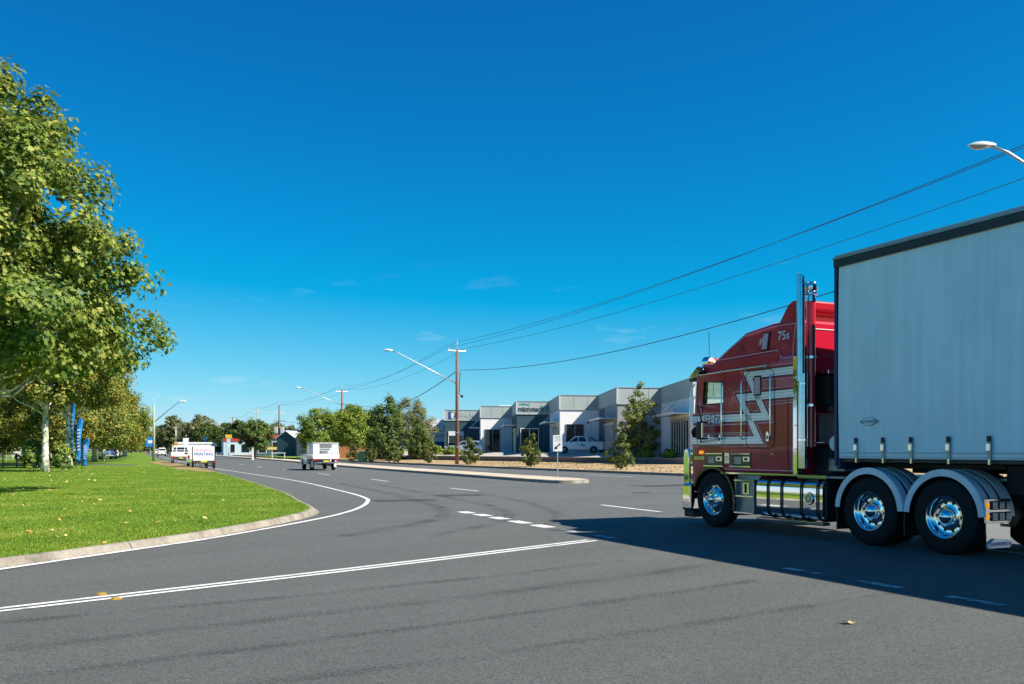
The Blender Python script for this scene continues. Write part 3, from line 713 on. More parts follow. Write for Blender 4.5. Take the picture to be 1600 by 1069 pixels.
# ================================================================== TREES
def tree_parts(name, h, prof, nclump, nleaf, lsize, leafm, barkm, z0, trunk_r, shape=LEAF4, limbs=14, csize=0.9, seed=1, droop=0.2, lean=(0, 0), hollow=0.55, trunk_h=None, lumpk=1.0):
    """prof: list of (z, radius). returns (trunk mesh, crown mesh, limb mesh)"""
    global rng
    rng = np.random.default_rng(seed)
    pz = np.array([p[0] for p in prof]); pr = np.array([p[1] for p in prof])
    # clump centres inside the crown, mostly near its surface
    zs = rng.uniform(z0, h, nclump * 6); rr = np.interp(zs, pz, pr)
    keepp = rng.random(len(zs)) < (rr / pr.max()) ** 1.3 + 0.03
    zs = zs[keepp][:nclump]; n = len(zs)
    rr = np.interp(zs, pz, pr); ang = rng.uniform(0, 2 * np.pi, n)
    lump = 1 + lumpk * (0.13 * np.sin(3 * ang + zs * 0.9 + seed) + 0.10 * np.sin(5 * ang - zs * 1.7))
    rad = rr * lump * np.sqrt(rng.uniform(hollow ** 2, 1.0, n))
    cc = np.stack([np.cos(ang) * rad + lean[0] * zs, np.sin(ang) * rad + lean[1] * zs, zs], 1)
    per = nleaf // n
    cs = csize * rng.uniform(0.55, 1.25, n)
    d = rng.normal(size=(n, per, 3)); d /= np.linalg.norm(d, axis=2)[:, :, None]
    rd = rng.random((n, per, 1)) ** 0.5
    off = d * rd * cs[:, None, None] * np.array([1, 1, 0.75])
    off[:, :, 2] -= droop * (off[:, :, 0] ** 2 + off[:, :, 1] ** 2)
    P = (cc[:, None, :] + off).reshape(-1, 3)
    out = cc - np.array([lean[0] * h * 0.5, lean[1] * h * 0.5, h * 0.45]); out /= np.linalg.norm(out, axis=1)[:, None]
    nr = (d * 0.8 + out[:, None, :] * 0.5 + np.array([0, 0, 0.55])).reshape(-1, 3) + rng.normal(size=(n * per, 3)) * 0.45
    sel = P[:, 2] > z0 * 0.55
    P, nr = P[sel], nr[sel]
    crown = leaf_mesh(name + '_crown', P, lsize * rng.uniform(0.5, 1.4, len(P)), nr, leafm, shape)
    tb = MB(); th = trunk_h or h * 0.86
    K = 9; tp = []
    for i in range(K + 1):
        t = i / K; z = -0.15 + t * th
        tp.append((lean[0] * z + 0.10 * math.sin(3 * t + seed) * trunk_r * 3, lean[1] * z + 0.1 * math.cos(4 * t + seed) * trunk_r * 3, z))
    rads = [trunk_r * (1.35 if i == 0 else 1.0) * (1 - 0.86 * (i / K) ** 1.1) + 0.012 for i in range(K + 1)]
    tb.tube(tp, rads, 12)
    trunk = tb.mesh(name + '_trunk', barkm, True)
    lb = MB(); idx = rng.permutation(n)[:limbs]
    for i in idx:
        c = cc[i]; r0 = rr[i]
        zb = max(z0 * 0.75, c[2] - 0.75 * math.hypot(c[0], c[1]) - 0.3); zb = min(zb, th * 0.9)
        t = (zb + 0.15) / th; base = Vector((lean[0] * zb, lean[1] * zb, zb))
        rb = max(0.02, trunk_r * (1 - 0.86 * min(t, 1) ** 1.1) * 0.34)
        e = Vector(c); mid = base.lerp(e, 0.5) + Vector((0, 0, -0.12 * (e - base).length + rng.uniform(-.2, .2)))
        lb.tube([base, base.lerp(mid, 0.55) + Vector((0, 0, 0.03)), mid, mid.lerp(e, 0.5), e], [rb, rb * 0.8, rb * 0.6, rb * 0.4, 0.012], 7)
    limb = lb.mesh(name + '_limbs', barkm, True) if limbs else None
    return trunk, crown, limb
def place_tree(name, parts, loc, label, group=None, rz=0.0, sc=1.0, cat='tree'):
    root = empty(name, loc, rz, label, cat, group); root.scale = (sc, sc, sc) if not isinstance(sc, tuple) else sc
    for nm, me in zip(('trunk', 'crown', 'limbs'), parts):
        if me is None: continue
        o = bpy.data.objects.new(nm, me); C.objects.link(o); o.parent = root
    return root

BIG = tree_parts('big_plane', 14.2, [(3.4, 3.2), (4.2, 5.0), (5.0, 5.4), (6.2, 5.1), (7.5, 4.7), (9, 4.4), (11, 3.1), (12.6, 1.7), (14.2, 0.4)], 520, 118000, 0.155, M['leaf_plane'], M['bark'], 3.9, 0.30, LEAF5, 46, 0.80, 17, hollow=0.22)
place_tree('plane_tree', BIG, (-16.4, 26.5, 0.1), 'huge leafy plane tree filling the left edge, nearest of the row', rz=1.222)
PA = tree_parts('plane_a', 10.8, [(4.3, 1.2), (5.0, 2.9), (6.2, 3.8), (7.4, 3.8), (9.0, 2.8), (10.2, 1.5), (10.8, 0.4)], 190, 38000, 0.145, M['leaf_autumn'], M['bark'], 4.6, 0.21, LEAF6, 30, 0.72, 5, hollow=0.25)
PB = tree_parts('plane_b', 11.0, [(1.6, 2.6), (2.6, 4.2), (4.5, 4.9), (6.8, 4.5), (9, 3.1), (10.4, 1.5), (11, 0.4)], 260, 40000, 0.17, M['leaf_plane'], M['bark'], 2.0, 0.25, LEAF6, 20, 0.9, 8, hollow=0.3)
PC = tree_parts('plane_c', 10.4, [(1.5, 2.4), (2.6, 4.2), (4.6, 4.8), (6.8, 4.4), (8.8, 2.8), (10.4, 0.5)], 250, 40000, 0.17, M['leaf_autumn'], M['bark'], 1.9, 0.25, LEAF6, 16, 0.9, 13, hollow=0.3)
place_tree('plane_tree', PA, (-28.7, 56.8, 0.1), 'plane tree with pale mottled trunk and leafy shoots at its foot', rz=1.0, sc=1.0)
place_tree('plane_tree', PA, (-32.6, 67.8, 0.1), 'plane tree with greyish trunk just left of the blue flags', rz=2.6, sc=1.03)
row = [(-38.4, 79.5, PC, 0.98), (-42.6, 91, PB, 0.96), (-46.6, 103.0, PC, 1.0), (-51.3, 116, PB, 1.0), (-57, 131, PC, 1.0), (-63, 147, PB, 0.95), (-70, 165, PC, 0.95), (-77, 183, PB, 0.9), (-85, 203, PC, 0.9)]
for i, (x, y, p, s) in enumerate(row):
    place_tree('plane_tree', p, (x, y, 0.1), ('plane tree nearest behind the blue flags, first of the merged row' if i == 0 else 'plane tree at the far end of the merged avenue row' if i == len(row) - 1 else 'yellowing plane tree in the merged row receding behind the blue flags'), 'plane trees receding along the lawn', rz=i * 1.3, sc=s)
DK = tree_parts('park_tree', 10.5, [(1.2, 3.0), (3, 4.6), (6, 5.0), (8.5, 3.6), (10.5, 0.6)], 220, 26000, 0.20, M['leaf_plane'], M['bark_dark'], 1.6, 0.25, LEAF6, 10, 1.15, 21, hollow=0.4)
for i, (x, y, s) in enumerate([(-52, 92, 1.0), (-60, 104, 1.05), (-67, 117, 1.1), (-58, 84, 0.95), (-76, 132, 1.1), (-84, 150, 1.1), (-48, 74, 0.9), (-93, 168, 1.1)]):
    place_tree('park_tree', DK, (x, y, 0.1), 'shaded park tree in the back row behind the plane trees', 'park trees behind the avenue', rz=i * 0.9, sc=s)
# shoots at the foot of the pale trunk and low shrub beside it
SH = tree_parts('shoots', 1.9, [(0.2, 0.5), (0.8, 0.75), (1.5, 0.6), (1.9, 0.2)], 30, 1600, 0.17, M['leaf_plane'], M['bark'], 0.3, 0.03, LEAF6, 8, 0.30, 31, trunk_h=1.2)
place_tree('sapling', SH, (-29.7, 57.2, 0.1), 'leafy sucker shoots left of the pale mottled trunk', rz=0.3, cat='shrub', sc=(0.9, 0.9, 1.1))
place_tree('sapling', SH, (-27.95, 57.3, 0.1), 'leafy sucker shoots right of the pale mottled trunk', rz=2.3, cat='shrub', sc=(0.7, 0.8, 1.0))
# right-hand side trees
FR = tree_parts('fresh_plane', 7.2, [(1.5, 2.0), (2.6, 3.2), (4.2, 3.4), (5.8, 2.7), (7.2, 0.8)], 150, 15000, 0.19, M['leaf_fresh'], M['bark'], 1.8, 0.2, LEAF6, 10, 0.85, 41, hollow=0.4)
place_tree('street_tree', FR, (-28.6, 137, 0.15), 'bright green street tree left of second power pole', sc=1.02)
place_tree('street_tree', FR, (-21.4, 127, 0.15), 'bright green street tree right of second power pole', rz=2.0, sc=0.98)
place_tree('street_tree', FR, (-25.2, 146, 0.15), 'taller bright green street tree peeking up behind the pair', rz=1.0, sc=1.16)
EV = tree_parts('evergreen', 7.4, [(0.2, 1.5), (1.5, 2.2), (3.5, 2.2), (5.5, 1.7), (7.0, 0.8), (7.4, 0.2)], 150, 14000, 0.18, M['leaf_dark'], M['bark_dark'], 0.4, 0.16, LEAF6, 6, 0.7, 43, hollow=0.4)
place_tree('evergreen_tree', EV, (-14.6, 108, 0.2), 'dense dark evergreen beside the rounded grey-green gum')
place_tree('evergreen_tree', EV, (-11.4, 112, 0.3), 'small dark evergreen in front of the gum at the driveway', sc=0.66, rz=2)
GUM = tree_parts('round_gum', 8.3, [(2.0, 2.2), (3.2, 3.1), (5.2, 3.3), (7, 2.5), (8.3, 0.9)], 150, 15000, 0.17, M['leaf_gum'], M['bark'], 2.0, 0.24, LEAF4, 16, 0.8, 47, hollow=0.5)
place_tree('gum_tree', GUM, (-13.6, 122, 0.3), 'rounded grey-green gum tree left of the offices', sc=0.95)
RT = tree_parts('round_tree', 6.2, [(1.5, 1.5), (2.4, 2.3), (3.8, 2.55), (5.2, 2.0), (6.2, 0.7)], 130, 7000, 0.25, M['leaf_dark'], M['bark_dark'], 1.6, 0.2, LEAF6, 8, 0.7, 53, hollow=0.4)
place_tree('round_tree', RT, (-42.4, 152, 0.2), 'round dark green clipped street tree beyond the end of the median', sc=1.0)
SHB = tree_parts('verge_shrub', 2.4, [(0.05, 0.25), (0.5, 0.62), (1.2, 0.75), (1.8, 0.5), (2.4, 0.22)], 75, 3200, 0.12, M['leaf_shrub'], M['bark_dark'], 0.15, 0.04, LEAF4, 14, 0.24, 59, trunk_h=1.8, droop=-0.9, lumpk=2.6)
SHB2 = tree_parts('verge_shrub_b', 2.3, [(0.05, 0.3), (0.4, 0.7), (1.0, 0.85), (1.6, 0.5), (2.3, 0.10)], 60, 2700, 0.12, M['leaf_shrub'], M['bark_dark'], 0.12, 0.04, LEAF4, 12, 0.26, 97, trunk_h=1.7, droop=-0.9, lumpk=2.8)
vs_spots = [(-17.3, 100.8, .85, 'leafy verge shrub farthest from the truck, beside the green box'), (-14.8, 97, .80, 'brownish verge shrub in front of the parked white cars'), (-11.8, 92.5, .95, 'verge shrub below the dark evergreen'), (-8.1, 90.0, .95, 'verge shrub just left of the front power pole, by the silver car'),
            (-3.7, 80.6, 1.0, 'upright verge shrub immediately right of the front power pole'), (1.45, 70.8, .98, 'bushy verge shrub left of the keep left sign'), (7.3, 61.6, 1.0, 'dense verge shrub below the tall pear tree')]
for i, (x, y, s, lb) in enumerate(vs_spots):
    place_tree('verge_shrub', SHB if i % 2 else SHB2, (x, y, 0.16), lb, 'shrubs planted along the dry verge', rz=i * 1.7, sc=s * 1.02, cat='shrub')
PEAR = tree_parts('pear_tree', 7.0, [(0.3, 1.1), (1.4, 1.75), (3.0, 1.95), (4.6, 1.5), (6.0, 0.85), (7.0, 0.2)], 120, 8500, 0.15, M['leaf_pear'], M['bark_dark'], 0.5, 0.12, LEAF4, 20, 0.42, 61, hollow=0.2)
place_tree('pear_tree', PEAR, (11.4, 82.0, 0.35), 'tall narrow tree in front of the grey office unit', sc=(1.0, 1.0, 1.0))
# low plants on the forecourt edge
LOW = tree_parts('low_plant', 0.9, [(0.0, 0.5), (0.4, 0.8), (0.9, 0.3)], 26, 1200, 0.16, M['leaf_fresh'], M['bark_dark'], 0.1, 0.02, LEAF4, 0, 0.3, 67, trunk_h=0.4)
for x, y, s, lb in [(13.3, 77.5, .9, 'low pale green plant on forecourt nearest the truck'), (11.6, 80.0, .9, 'low pale green plant beside the tall narrow tree'), (-9.6, 118, 1.5, 'yellow-green hedge in front of the silver car'), (-12.0, 119.5, 1.9, 'bush left of the silver car by the brick fence'), (-7.2, 112.5, 1.3, 'low bush by the driveway below the silver car')]:
    place_tree('low_plant', LOW, (x, y, 0.7), lb, sc=s, cat='shrub')
# far gums on the skyline
FG = tree_parts('far_gum', 11.5, [(1.0, 3.5), (4, 5.5), (7, 5.4), (9.5, 3.8), (11.5, 1.0)], 150, 7000, 0.55, M['leaf_gum'], M['bark_dark'], 1.2, 0.3, LEAF4, 6, 1.3, 71, hollow=0.4)
FGD = tree_parts('far_dark', 10.5, [(0.6, 4.0), (3, 5.5), (6, 5.5), (8.5, 4.0), (10.5, 1.2)], 150, 7000, 0.55, M['leaf_dark'], M['bark_dark'], 1.0, 0.3, LEAF4, 4, 1.3, 73, hollow=0.4)
far_trees = [(250, 470, 1.15, FG), (262, 410, 1.05, FG), (272, 390, 1.35, FG), (282, 400, 1.15, FGD), (296, 370, 0.95, FGD), (306, 350, 1.1, FG), (316, 335, 1.2, FG), (326, 320, 1.0, FGD), (338, 300, 0.85, FGD), (350, 290, .9, FGD), (362, 270, 0.85, FGD), (376, 262, .9, FGD), (392, 255, .8, FGD), (410, 270, .8, FG), (430, 285, .9, FGD), (452, 300, .8, FG), (232, 520, 1.0, FG), (220, 540, 1.1, FGD), (205, 420, 1.1, FGD), (190, 380, 1.1, FG), (175, 330, 1.1, FGD)]
for i, (u_, y, s, p) in enumerate(far_trees):
    place_tree('distant_tree', p, ((u_ - 800) * y / 1440, y, 0), 'distant gum tree in the hazy skyline at the end of the road', 'distant trees on the skyline', rz=i * 1.1, sc=s)
for i, (x, y, s) in enumerate([(-5, 190, .75), (-22, 205, .8), (-38, 225, .8), (40, 230, .7), (75, 210, .7), (100, 180, .7)]):
    place_tree('distant_tree', FGD, (x, y, 0.3), 'dark tree mostly hidden behind the offices and street trees', 'trees behind the offices', rz=i, sc=s)

# ================================================================== OFFICE UNITS
RZ, BZ, BAND = 7.30, 1.10, 5.80
FL = [(-9.9, 135.6), (-4.21, 123.7), (0.58, 111.4), (5.15, 98.9), (9.93, 86.7), (14.7, 74.4)]
FRr = [(-4.45, 136.3), (0.33, 124.4), (4.95, 112.1), (9.72, 99.6), (14.45, 87.4), (19.6, 75.1)]
wallm = ['navy_wall', 'white_wall', 'navy_wall', 'white_wall', 'grey_wall', 'white_wall']
ulabels = ['farthest office unit, navy wall with blue D logo above', 'white office unit between the two navy ones', 'navy office unit with microtech sign on its parapet',
           'white office unit behind the parked white pickup', 'grey office unit behind the tall narrow tree', 'nearest office unit, white with glass entrance beside the truck']
def unit(i):
    fl, fr = Vector((*FL[i], 0)), Vector((*FRr[i], 0))
    bk = Vector((-0.55, 12.3, 0)).normalized()
    root = empty('office_unit', (fl.x, fl.y, 0), 0, ulabels[i], 'building', 'row of stepped office units')
    W = (fr - fl); wl_ = W.length; wd = W.normalized(); out = Vector((wd.y, -wd.x, 0)); sd = -bk   # side normal below
    so = Vector((-1, -0.045, 0)).normalized()
    D = 26
    def P4(a, b, c, d): return [(a.x, a.y), (b.x, b.y), (c.x, c.y), (d.x, d.y)]
    o0 = Vector((0, 0, 0))
    q = P4(o0, W, W + bk * D, bk * D)
    MB().prism_z(q, BZ - 0.6, BAND).build('wall', M[wallm[i]], root)
    e = 0.05
    q2 = P4(out * e + so * e, W + out * e - so * 0.0, W + bk * D, bk * D + so * e)
    MB().prism_z(q2, BAND, RZ).build('parapet', M['grey_band'], root)
    # thin metal capping
    q3 = P4(out * 0.10 + so * 0.10, W + out * 0.10, W + bk * D, bk * D + so * 0.10)
    MB().prism_z(q3, RZ, RZ + 0.06).build('capping', M['roof_tin'], root)
    for s_ in (0.33, 0.66):
        p = wd * (wl_ * s_) + out * (e + 0.002); p2 = p + wd * 0.025
        MB().prism_z([(p.x, p.y - 0.012), (p2.x, p2.y - 0.012), (p2.x, p2.y + 0.01), (p.x, p.y + 0.01)], BAND + 0.02, RZ - 0.02).build('panel_joint', M['grey_wall'], root)
    p = wd * (wl_ * 0.74) + out * 0.004; p2 = p + wd * 0.02
    MB().prism_z([(p.x, p.y - 0.01), (p2.x, p2.y - 0.01), (p2.x, p2.y + 0.01), (p.x, p.y + 0.01)], BZ, BAND - 0.02).build('panel_joint', M['grey_wall'], root)
    p = out * (e + 0.005)
    MB().prism_z([(p.x, p.y - 0.03), (W.x + p.x, W.y + p.y - 0.03), (W.x + p.x, W.y + p.y + 0.02), (p.x, p.y + 0.02)], BAND - 0.07, BAND - 0.002).build('drip_edge', M['roof_tin'], root)
    # vertical corner trim
    c = out * 0.06 + so * 0.06
    MB().prism_z([(c.x - 0.05, c.y - 0.03), (c.x + 0.07, c.y - 0.03), (c.x + 0.07, c.y + 0.07), (c.x - 0.05, c.y + 0.07)], BAND, RZ + 0.02).build('corner_trim', M['trim_white'], root)
    def on_front(s, z, d=0.0):
        p = wd * s + out * d; return (p.x, p.y, z)
    def slab_front(name, s0, s1, z0, z1, d0, d1, m, parent=root):
        a, b, c_, d_ = on_front(s0, 0, d1), on_front(s1, 0, d1), on_front(s1, 0, d0), on_front(s0, 0, d0)
        return MB().prism_z([a[:2], b[:2], c_[:2], d_[:2]], z0, z1).build(name, m, parent)
    def slab_side(name, t0, t1, z0, z1, d0, d1, m, parent=root):
        f = lambda t, d: ((bk * t + so * d).x, (bk * t + so * d).y)
        return MB().prism_z([f(t0, d1), f(t1, d1), f(t1, d0), f(t0, d0)], z0, z1).build(name, m, parent)
    # front window: frame, panes, mullion
    win = [(0.6, 2.7, 4.1, 1.25, True), (0.66, 2.55, 4.15, 1.25, False), (0.5, 2.6, 4.0, 1.25, True), (0.72, 2.52, 4.14, 2.0, False), (0.9, 2.9, 4.1, 1.3, False), (1.0, 3.2, 4.1, 1.3, False)][i]
    s0, s1, zt, zb, wf = win
    fm = M['trim_white'] if wf else M['dull_steel']
    fr_ = slab_front('window', s0, s1, zb, zt, 0.002, 0.05, M['cab_dark'])
    w_ = 0.09
    slab_front('frame', s0 - w_, s0, zb - w_, zt + w_, 0.004, 0.09, fm, fr_); slab_front('frame', s1, s1 + w_, zb - w_, zt + w_, 0.004, 0.09, fm, fr_)
    slab_front('frame', s0, s1, zt, zt + w_, 0.004, 0.09, fm, fr_); slab_front('frame', s0, s1, zb - w_, zb, 0.004, 0.09, fm, fr_)
    mid = (s0 + s1) / 2
    slab_front('mullion', mid - 0.045, mid + 0.045, zb, zt, 0.052, 0.088, fm, fr_)
    slab_front('pane', s0, mid - 0.045, zb, zt, 0.052, 0.068, M['window'], fr_); slab_front('pane', mid + 0.045, s1, zb, zt, 0.052, 0.068, M['window'], fr_)
    if i == 0: slab_front('header_panel', s0 - 0.05, s1 + 0.05, 3.55, 4.15, 0.09, 0.12, M['trim_white'])
    if i == 3: slab_front('wall_light', 3.0, 3.16, 4.3, 4.55, 0.0, 0.16, M['black'])
    # street side: glazed entrance and awning
    e0, e1 = 1.6, 8.2
    dr = slab_side('entrance', e0, e1, BZ, 4.0, 0.002, 0.05, M['cab_dark'])
    k = 7
    for j in range(k):
        a = e0 + (e1 - e0) * j / k; b = e0 + (e1 - e0) * (j + 1) / k
        slab_side('pane', a + 0.05, b - 0.05, BZ + 0.1, 3.9, 0.052, 0.066, M['window_grey'] if j == 2 else M['window'], dr)
        slab_side('post', a - 0.05, a + 0.05, BZ, 4.0, 0.052, 0.10, M['alu'], dr)
    slab_side('head', e0, e1, 3.9, 4.12, 0.066, 0.14, M['alu'], dr)
    aw = slab_side('awning', 0.9, 9.2, 4.42, 4.50, 0.02, 1.5, M['alu'])
    slab_side('fascia', 0.9, 9.2, 4.38, 4.58, 1.503, 1.55, M['trim_white'], aw)
    for t in (1.4, 5.0, 8.6):
        a = bk * t + so * 1.4; b = bk * t + so * 0.05
        MB().cyl((a.x, a.y, 4.5), (b.x, b.y, 5.9), 0.03, 6).build('stay_rod', M['alu'], aw)
    if i == 4:
        slab_side('pier', 8.4, 11.9, BZ, BAND - 0.01, 0.003, 0.05, M['navy_wall'])
    # drainpipe at the inner corner
    pp = wd * (wl_ - 0.25) + out * 0.08
    MB().cyl((pp.x, pp.y, BZ), (pp.x, pp.y, BAND), 0.06, 8).build('downpipe', M[wallm[i]], root)
    if i == 2:
        mt = face_mtx(on_front(0.12, 6.38, 0.075), wd)
        text('microtech', 'lettering', M['dark_letter'], 0.86, mt, root, 0.012, 'LEFT', spacing=0.90, offs=0.012)
        text('DPS', 'lettering', M['teal'], 0.90, face_mtx(on_front(3.02, 6.42, 0.075), wd), root, 0.012, 'LEFT', offs=0.012, spacing=0.93)
        arc = []
        for k_ in range(13):
            t = k_ / 12; arc.append((0.15 + 1.45 * t, 6.80 + 0.20 * math.sin(math.pi * (0.25 + 0.62 * t))))
        ar = MB(); n_ = len(arc)
        ar.v = [on_front(s, z + 0.05 * math.sin(math.pi * j / 12) + 0.015, 0.08) for j, (s, z) in enumerate(arc)] + [on_front(s, z - 0.05 * math.sin(math.pi * j / 12) - 0.015, 0.08) for j, (s, z) in enumerate(arc)]
        ar.f = [(j, j + 1, n_ + j + 1, n_ + j) for j in range(n_ - 1)]
        ar.build('swoosh', M['teal'], root)
    if i == 0:
        pts = [(0.55, 5.98), (0.55, 7.1)] + [(1.05 + 0.58 * math.sin(math.pi * a / 10), 6.54 + 0.56 * math.cos(math.pi * a / 10)) for a in range(11)]
        lg = MB(); n_ = len(pts); lg.add([on_front(s, z, 0.08) for s, z in pts], [tuple(range(n_))])
        logo = lg.build('logo', M['blue_sign'], root)
        hp = [(1.16 + 0.27 * math.cos(2 * math.pi * a / 16), 6.66 + 0.33 * math.sin(2 * math.pi * a / 16)) for a in range(16)]
        MB().add([on_front(s, z, 0.086) for s, z in hp], [tuple(range(16))]).build('logo_shape', M['cream'], logo)
        MB().add([on_front(s, z, 0.084) for s, z in [(0.98, 6.08), (1.3, 6.08), (1.36, 6.55), (0.92, 6.5)]], [(0, 1, 2, 3)]).build('logo_shape', M['cream'], logo)
        text('Dog Gear', 'lettering', M['pale_letter'], 0.72, face_mtx(on_front(2.35, 6.6, 0.075), wd), root, 0.01, 'LEFT')
    return root
for i in range(6): unit(i)
# rooftop skylight bump behind second unit
o = MB().prism_y([(-1, 0), (-0.8, 0.3), (0.8, 0.3), (1, 0)], -0.6, 0.6).build('roof_vent', M['trim_white'], None, bevel=0.03)
o.location = (-1.0, 128.5, RZ + 0.06); tag(o, 'small white rooftop vent on the white unit between the navy ones', 'vent')
# wheel stops in the parking bays
for i, (x, y) in enumerate([(4.2, 95.8), (7.4, 95.6), (0.2, 107.2), (9.0, 94.6)]):
    o = MB().prism_y([(-0.9, 0), (-0.85, 0.12), (0.85, 0.12), (0.9, 0)], -0.08, 0.08).build('wheel_stop', M['kerb'], None)
    o.location = (x, y, 1.0); o.rotation_euler = (0, 0, R(4)); tag(o, 'pale concrete wheel stop on the office forecourt', 'wheel stop', 'forecourt wheel stops')

# ------------------------------------------------------------------ neighbouring buildings on the far side
def gable(name, label, loc, rz, L, W, hw, hr, wall_m, front_m, roof_m, over=0.3):
    """x along ridge, front gable at -x side"""
    r = empty(name, loc, R(rz), label, 'building')
    MB().add([(0, -W / 2, 0), (0, W / 2, 0), (0, W / 2, hw), (0, 0, hr), (0, -W / 2, hw), (L, -W / 2, 0), (L, W / 2, 0), (L, W / 2, hw), (L, 0, hr), (L, -W / 2, hw)],
             [(0, 4, 3, 2, 1), (5, 6, 7, 8, 9), (0, 5, 9, 4), (1, 2, 7, 6)]).build('wall', M[wall_m], r)
    MB().add([(-0.03, -W / 2, 0), (-0.03, W / 2, 0), (-0.03, W / 2, hw), (-0.03, 0, hr), (-0.03, -W / 2, hw)], [(0, 4, 3, 2, 1)]).build('gable_front', M[front_m], r)
    for s in (-1, 1):
        MB().add([(-over, s * (W / 2 + over), hw - 0.15), (L + over, s * (W / 2 + over), hw - 0.15), (L + over, 0, hr + 0.06), (-over, 0, hr + 0.06),
                  (-over, s * (W / 2 + over), hw - 0.25), (L + over, s * (W / 2 + over), hw - 0.25), (L + over, 0, hr - 0.04), (-over, 0, hr - 0.04)],
                 [(0, 1, 2, 3), (4, 7, 6, 5), (0, 4, 5, 1), (0, 3, 7, 4), (1, 5, 6, 2)]).build('roof', M[roof_m], r)
    return r
gable('gabled_house', 'small gabled shed with white barge boards left of the brown shed', (-44.6, 182, 0.2), 82, 14, 3.8, 3.6, 5.0, 'white_wall', 'navy_wall', 'trim_white')
sh = empty('shed', (-41.4, 178, 0.2), R(6), 'long brown metal shed behind the white notice board', 'building')
MB().box(0, 15, 0, 12, -0.2, 4.3).build('wall', M['brown_tin'], sh)
for j in range(14): MB().box(0.4 + j * 1.05, 0.5 + j * 1.05, -0.04, -0.002, 0, 4.2).build('cladding_rib', M['brown_tin'], sh)
MB().prism_y([(-0.4, 4.32), (15.4, 4.32), (15.4, 4.42), (-0.4, 4.42)], -0.5, 12.3).build('roof', M['roof_tin'], sh)
MB().box(3.6, 7.4, -0.08, -0.045, 2.9, 3.6).build('sign_panel', M['pale_blue'], sh)
# white board on posts by the shed
sb = empty('shop_board', (-31.2, 139, 0.2), R(8), 'white notice board on posts left of the white service truck', 'sign')
MB().box(-1.25, 1.25, -0.04, 0.04, 0.4, 3.2).build('board', M['pale_letter'], sb)
MB().lathe([(0, 0), (0.55, 0)], 'y', (0, -0.046, 2.45), 24).build('roundel', M['dark_letter'], sb)
MB().add([(-0.95, -0.05, 2.45), (0, -0.05, 2.9), (0.95, -0.05, 2.45), (0, -0.05, 2.0)], [(0, 1, 2, 3)]).build('diamond', M['dark_letter'], sb)
MB().box(-0.5, 0.5, -0.06, -0.052, 2.36, 2.54).build('logo_bar', M['pale_letter'], sb)
for z in (1.5, 1.05): MB().box(-0.8, 0.8, -0.05, -0.043, z, z + 0.18).build('text_line', M['grey_wall'], sb)
for x in (-1.2, 1.2): MB().box(x - 0.05, x + 0.05, 0.042, 0.14, -0.2, 3.4).build('post', M['trim_white'], sb)
# bench frame on that lawn
be = empty('low_rail', (-37, 146, 0.2), R(10), 'low white rail on the grass left of the notice board', 'rail')
MB().box(-1.1, 1.1, -0.05, 0.05, 0.72, 0.82).build('bar', M['trim_white'], be)
for x in (-0.95, 0.95): MB().box(x - 0.05, x + 0.05, -0.045, 0.045, -0.1, 0.72).build('leg', M['trim_white'], be)
# green lawn of that site
sheet('side_lawn', [(-29, 131), (-43, 164), (-56, 196), (-48, 200), (-33, 160), (-22, 138)], 0.215, M['lawn'])
# fast food style shops further up
def shop(name, label, x, y, w, d, h, m, fascia, rz=20, fh=1.0):
    r = empty(name, (x, y, 0.2), R(rz), label, 'building')
    MB().box(-w / 2, w / 2, 0, d, -0.2, h).build('wall', M[m], r)
    MB().box(-w / 2 - 0.15, w / 2 + 0.15, -0.18, d + 0.1, h, h + fh).build('fascia', M[fascia], r)
    k = max(2, int(w / 3))
    for j in range(k):
        a = -w / 2 + (j + 0.2) * w / k; b = a + 0.6 * w / k
        f = MB().box(a, b, -0.05, -0.002, 0.5, h - 0.7).build('window', M['trim_white'], r)
        MB().box(a + 0.1, b - 0.1, -0.075, -0.052, 0.6, h - 0.8).build('pane', M['window'], f)
    return r
shop('corner_shop', 'pale blue shop with red fascia left of the round street tree', -70.0, 242, 11, 10, 3.5, 'pale_blue', 'red_sign', fh=0.7)
shop('workshop', 'navy workshop with red fascia behind the transformer pole', -54.0, 205, 6, 10, 3.8, 'navy_wall', 'red_sign', fh=0.8)
shop('cream_shop', 'low white building beyond the orange banner', -88, 270, 20, 9, 3.0, 'white_wall', 'trim_white', fh=0.5)
shop('tall_shop', 'blue topped building behind the gabled shed', -50, 222, 12, 10, 5.2, 'pale_blue', 'blue_sign', fh=0.8)
def pylon(name, label, x, y, w, h, m, base=0.4, cat='sign', rz=15):
    r = empty(name, (x, y, 0.15), R(rz), label, cat)
    MB().box(-0.12, 0.12, -0.1, 0.1, -0.2, base + 0.3).build('post', M['dull_steel'], r)
    MB().box(-w / 2, w / 2, -0.15, 0.15, base, h).build('panel', M[m], r, bevel=0.03)
    MB().box(-w / 2 + 0.15, w / 2 - 0.15, -0.175, -0.152, base + (h - base) * 0.45, base + (h - base) * 0.6).build('text_line', M['trim_white'], r)
    return r
py = pylon('pylon_sign', 'tall white pylon sign with yellow head before the pale blue shop', -72.6, 236, 0.9, 4.2, 'pale_blue', 0.4)
MB().box(-0.8, 0.8, -0.2, 0.2, 4.3, 5.2).build('head_panel', M['yellow_sign'], py, bevel=0.05)
pylon('pylon_sign', 'small orange banner sign on the verge left of the pylon', -82, 225, 1.0, 3.1, 'orange_sign', 0.9)
pylon('pylon_sign', 'white roadside sign with blue panel beside the orange banner', -80, 226, 1.3, 4.2, 'trim_white', 0.5)
yb = pylon('yellow_board', 'yellow hoarding under the power pole with transformers', -50.5, 192, 3.6, 1.9, 'yellow_sign', 1.3)
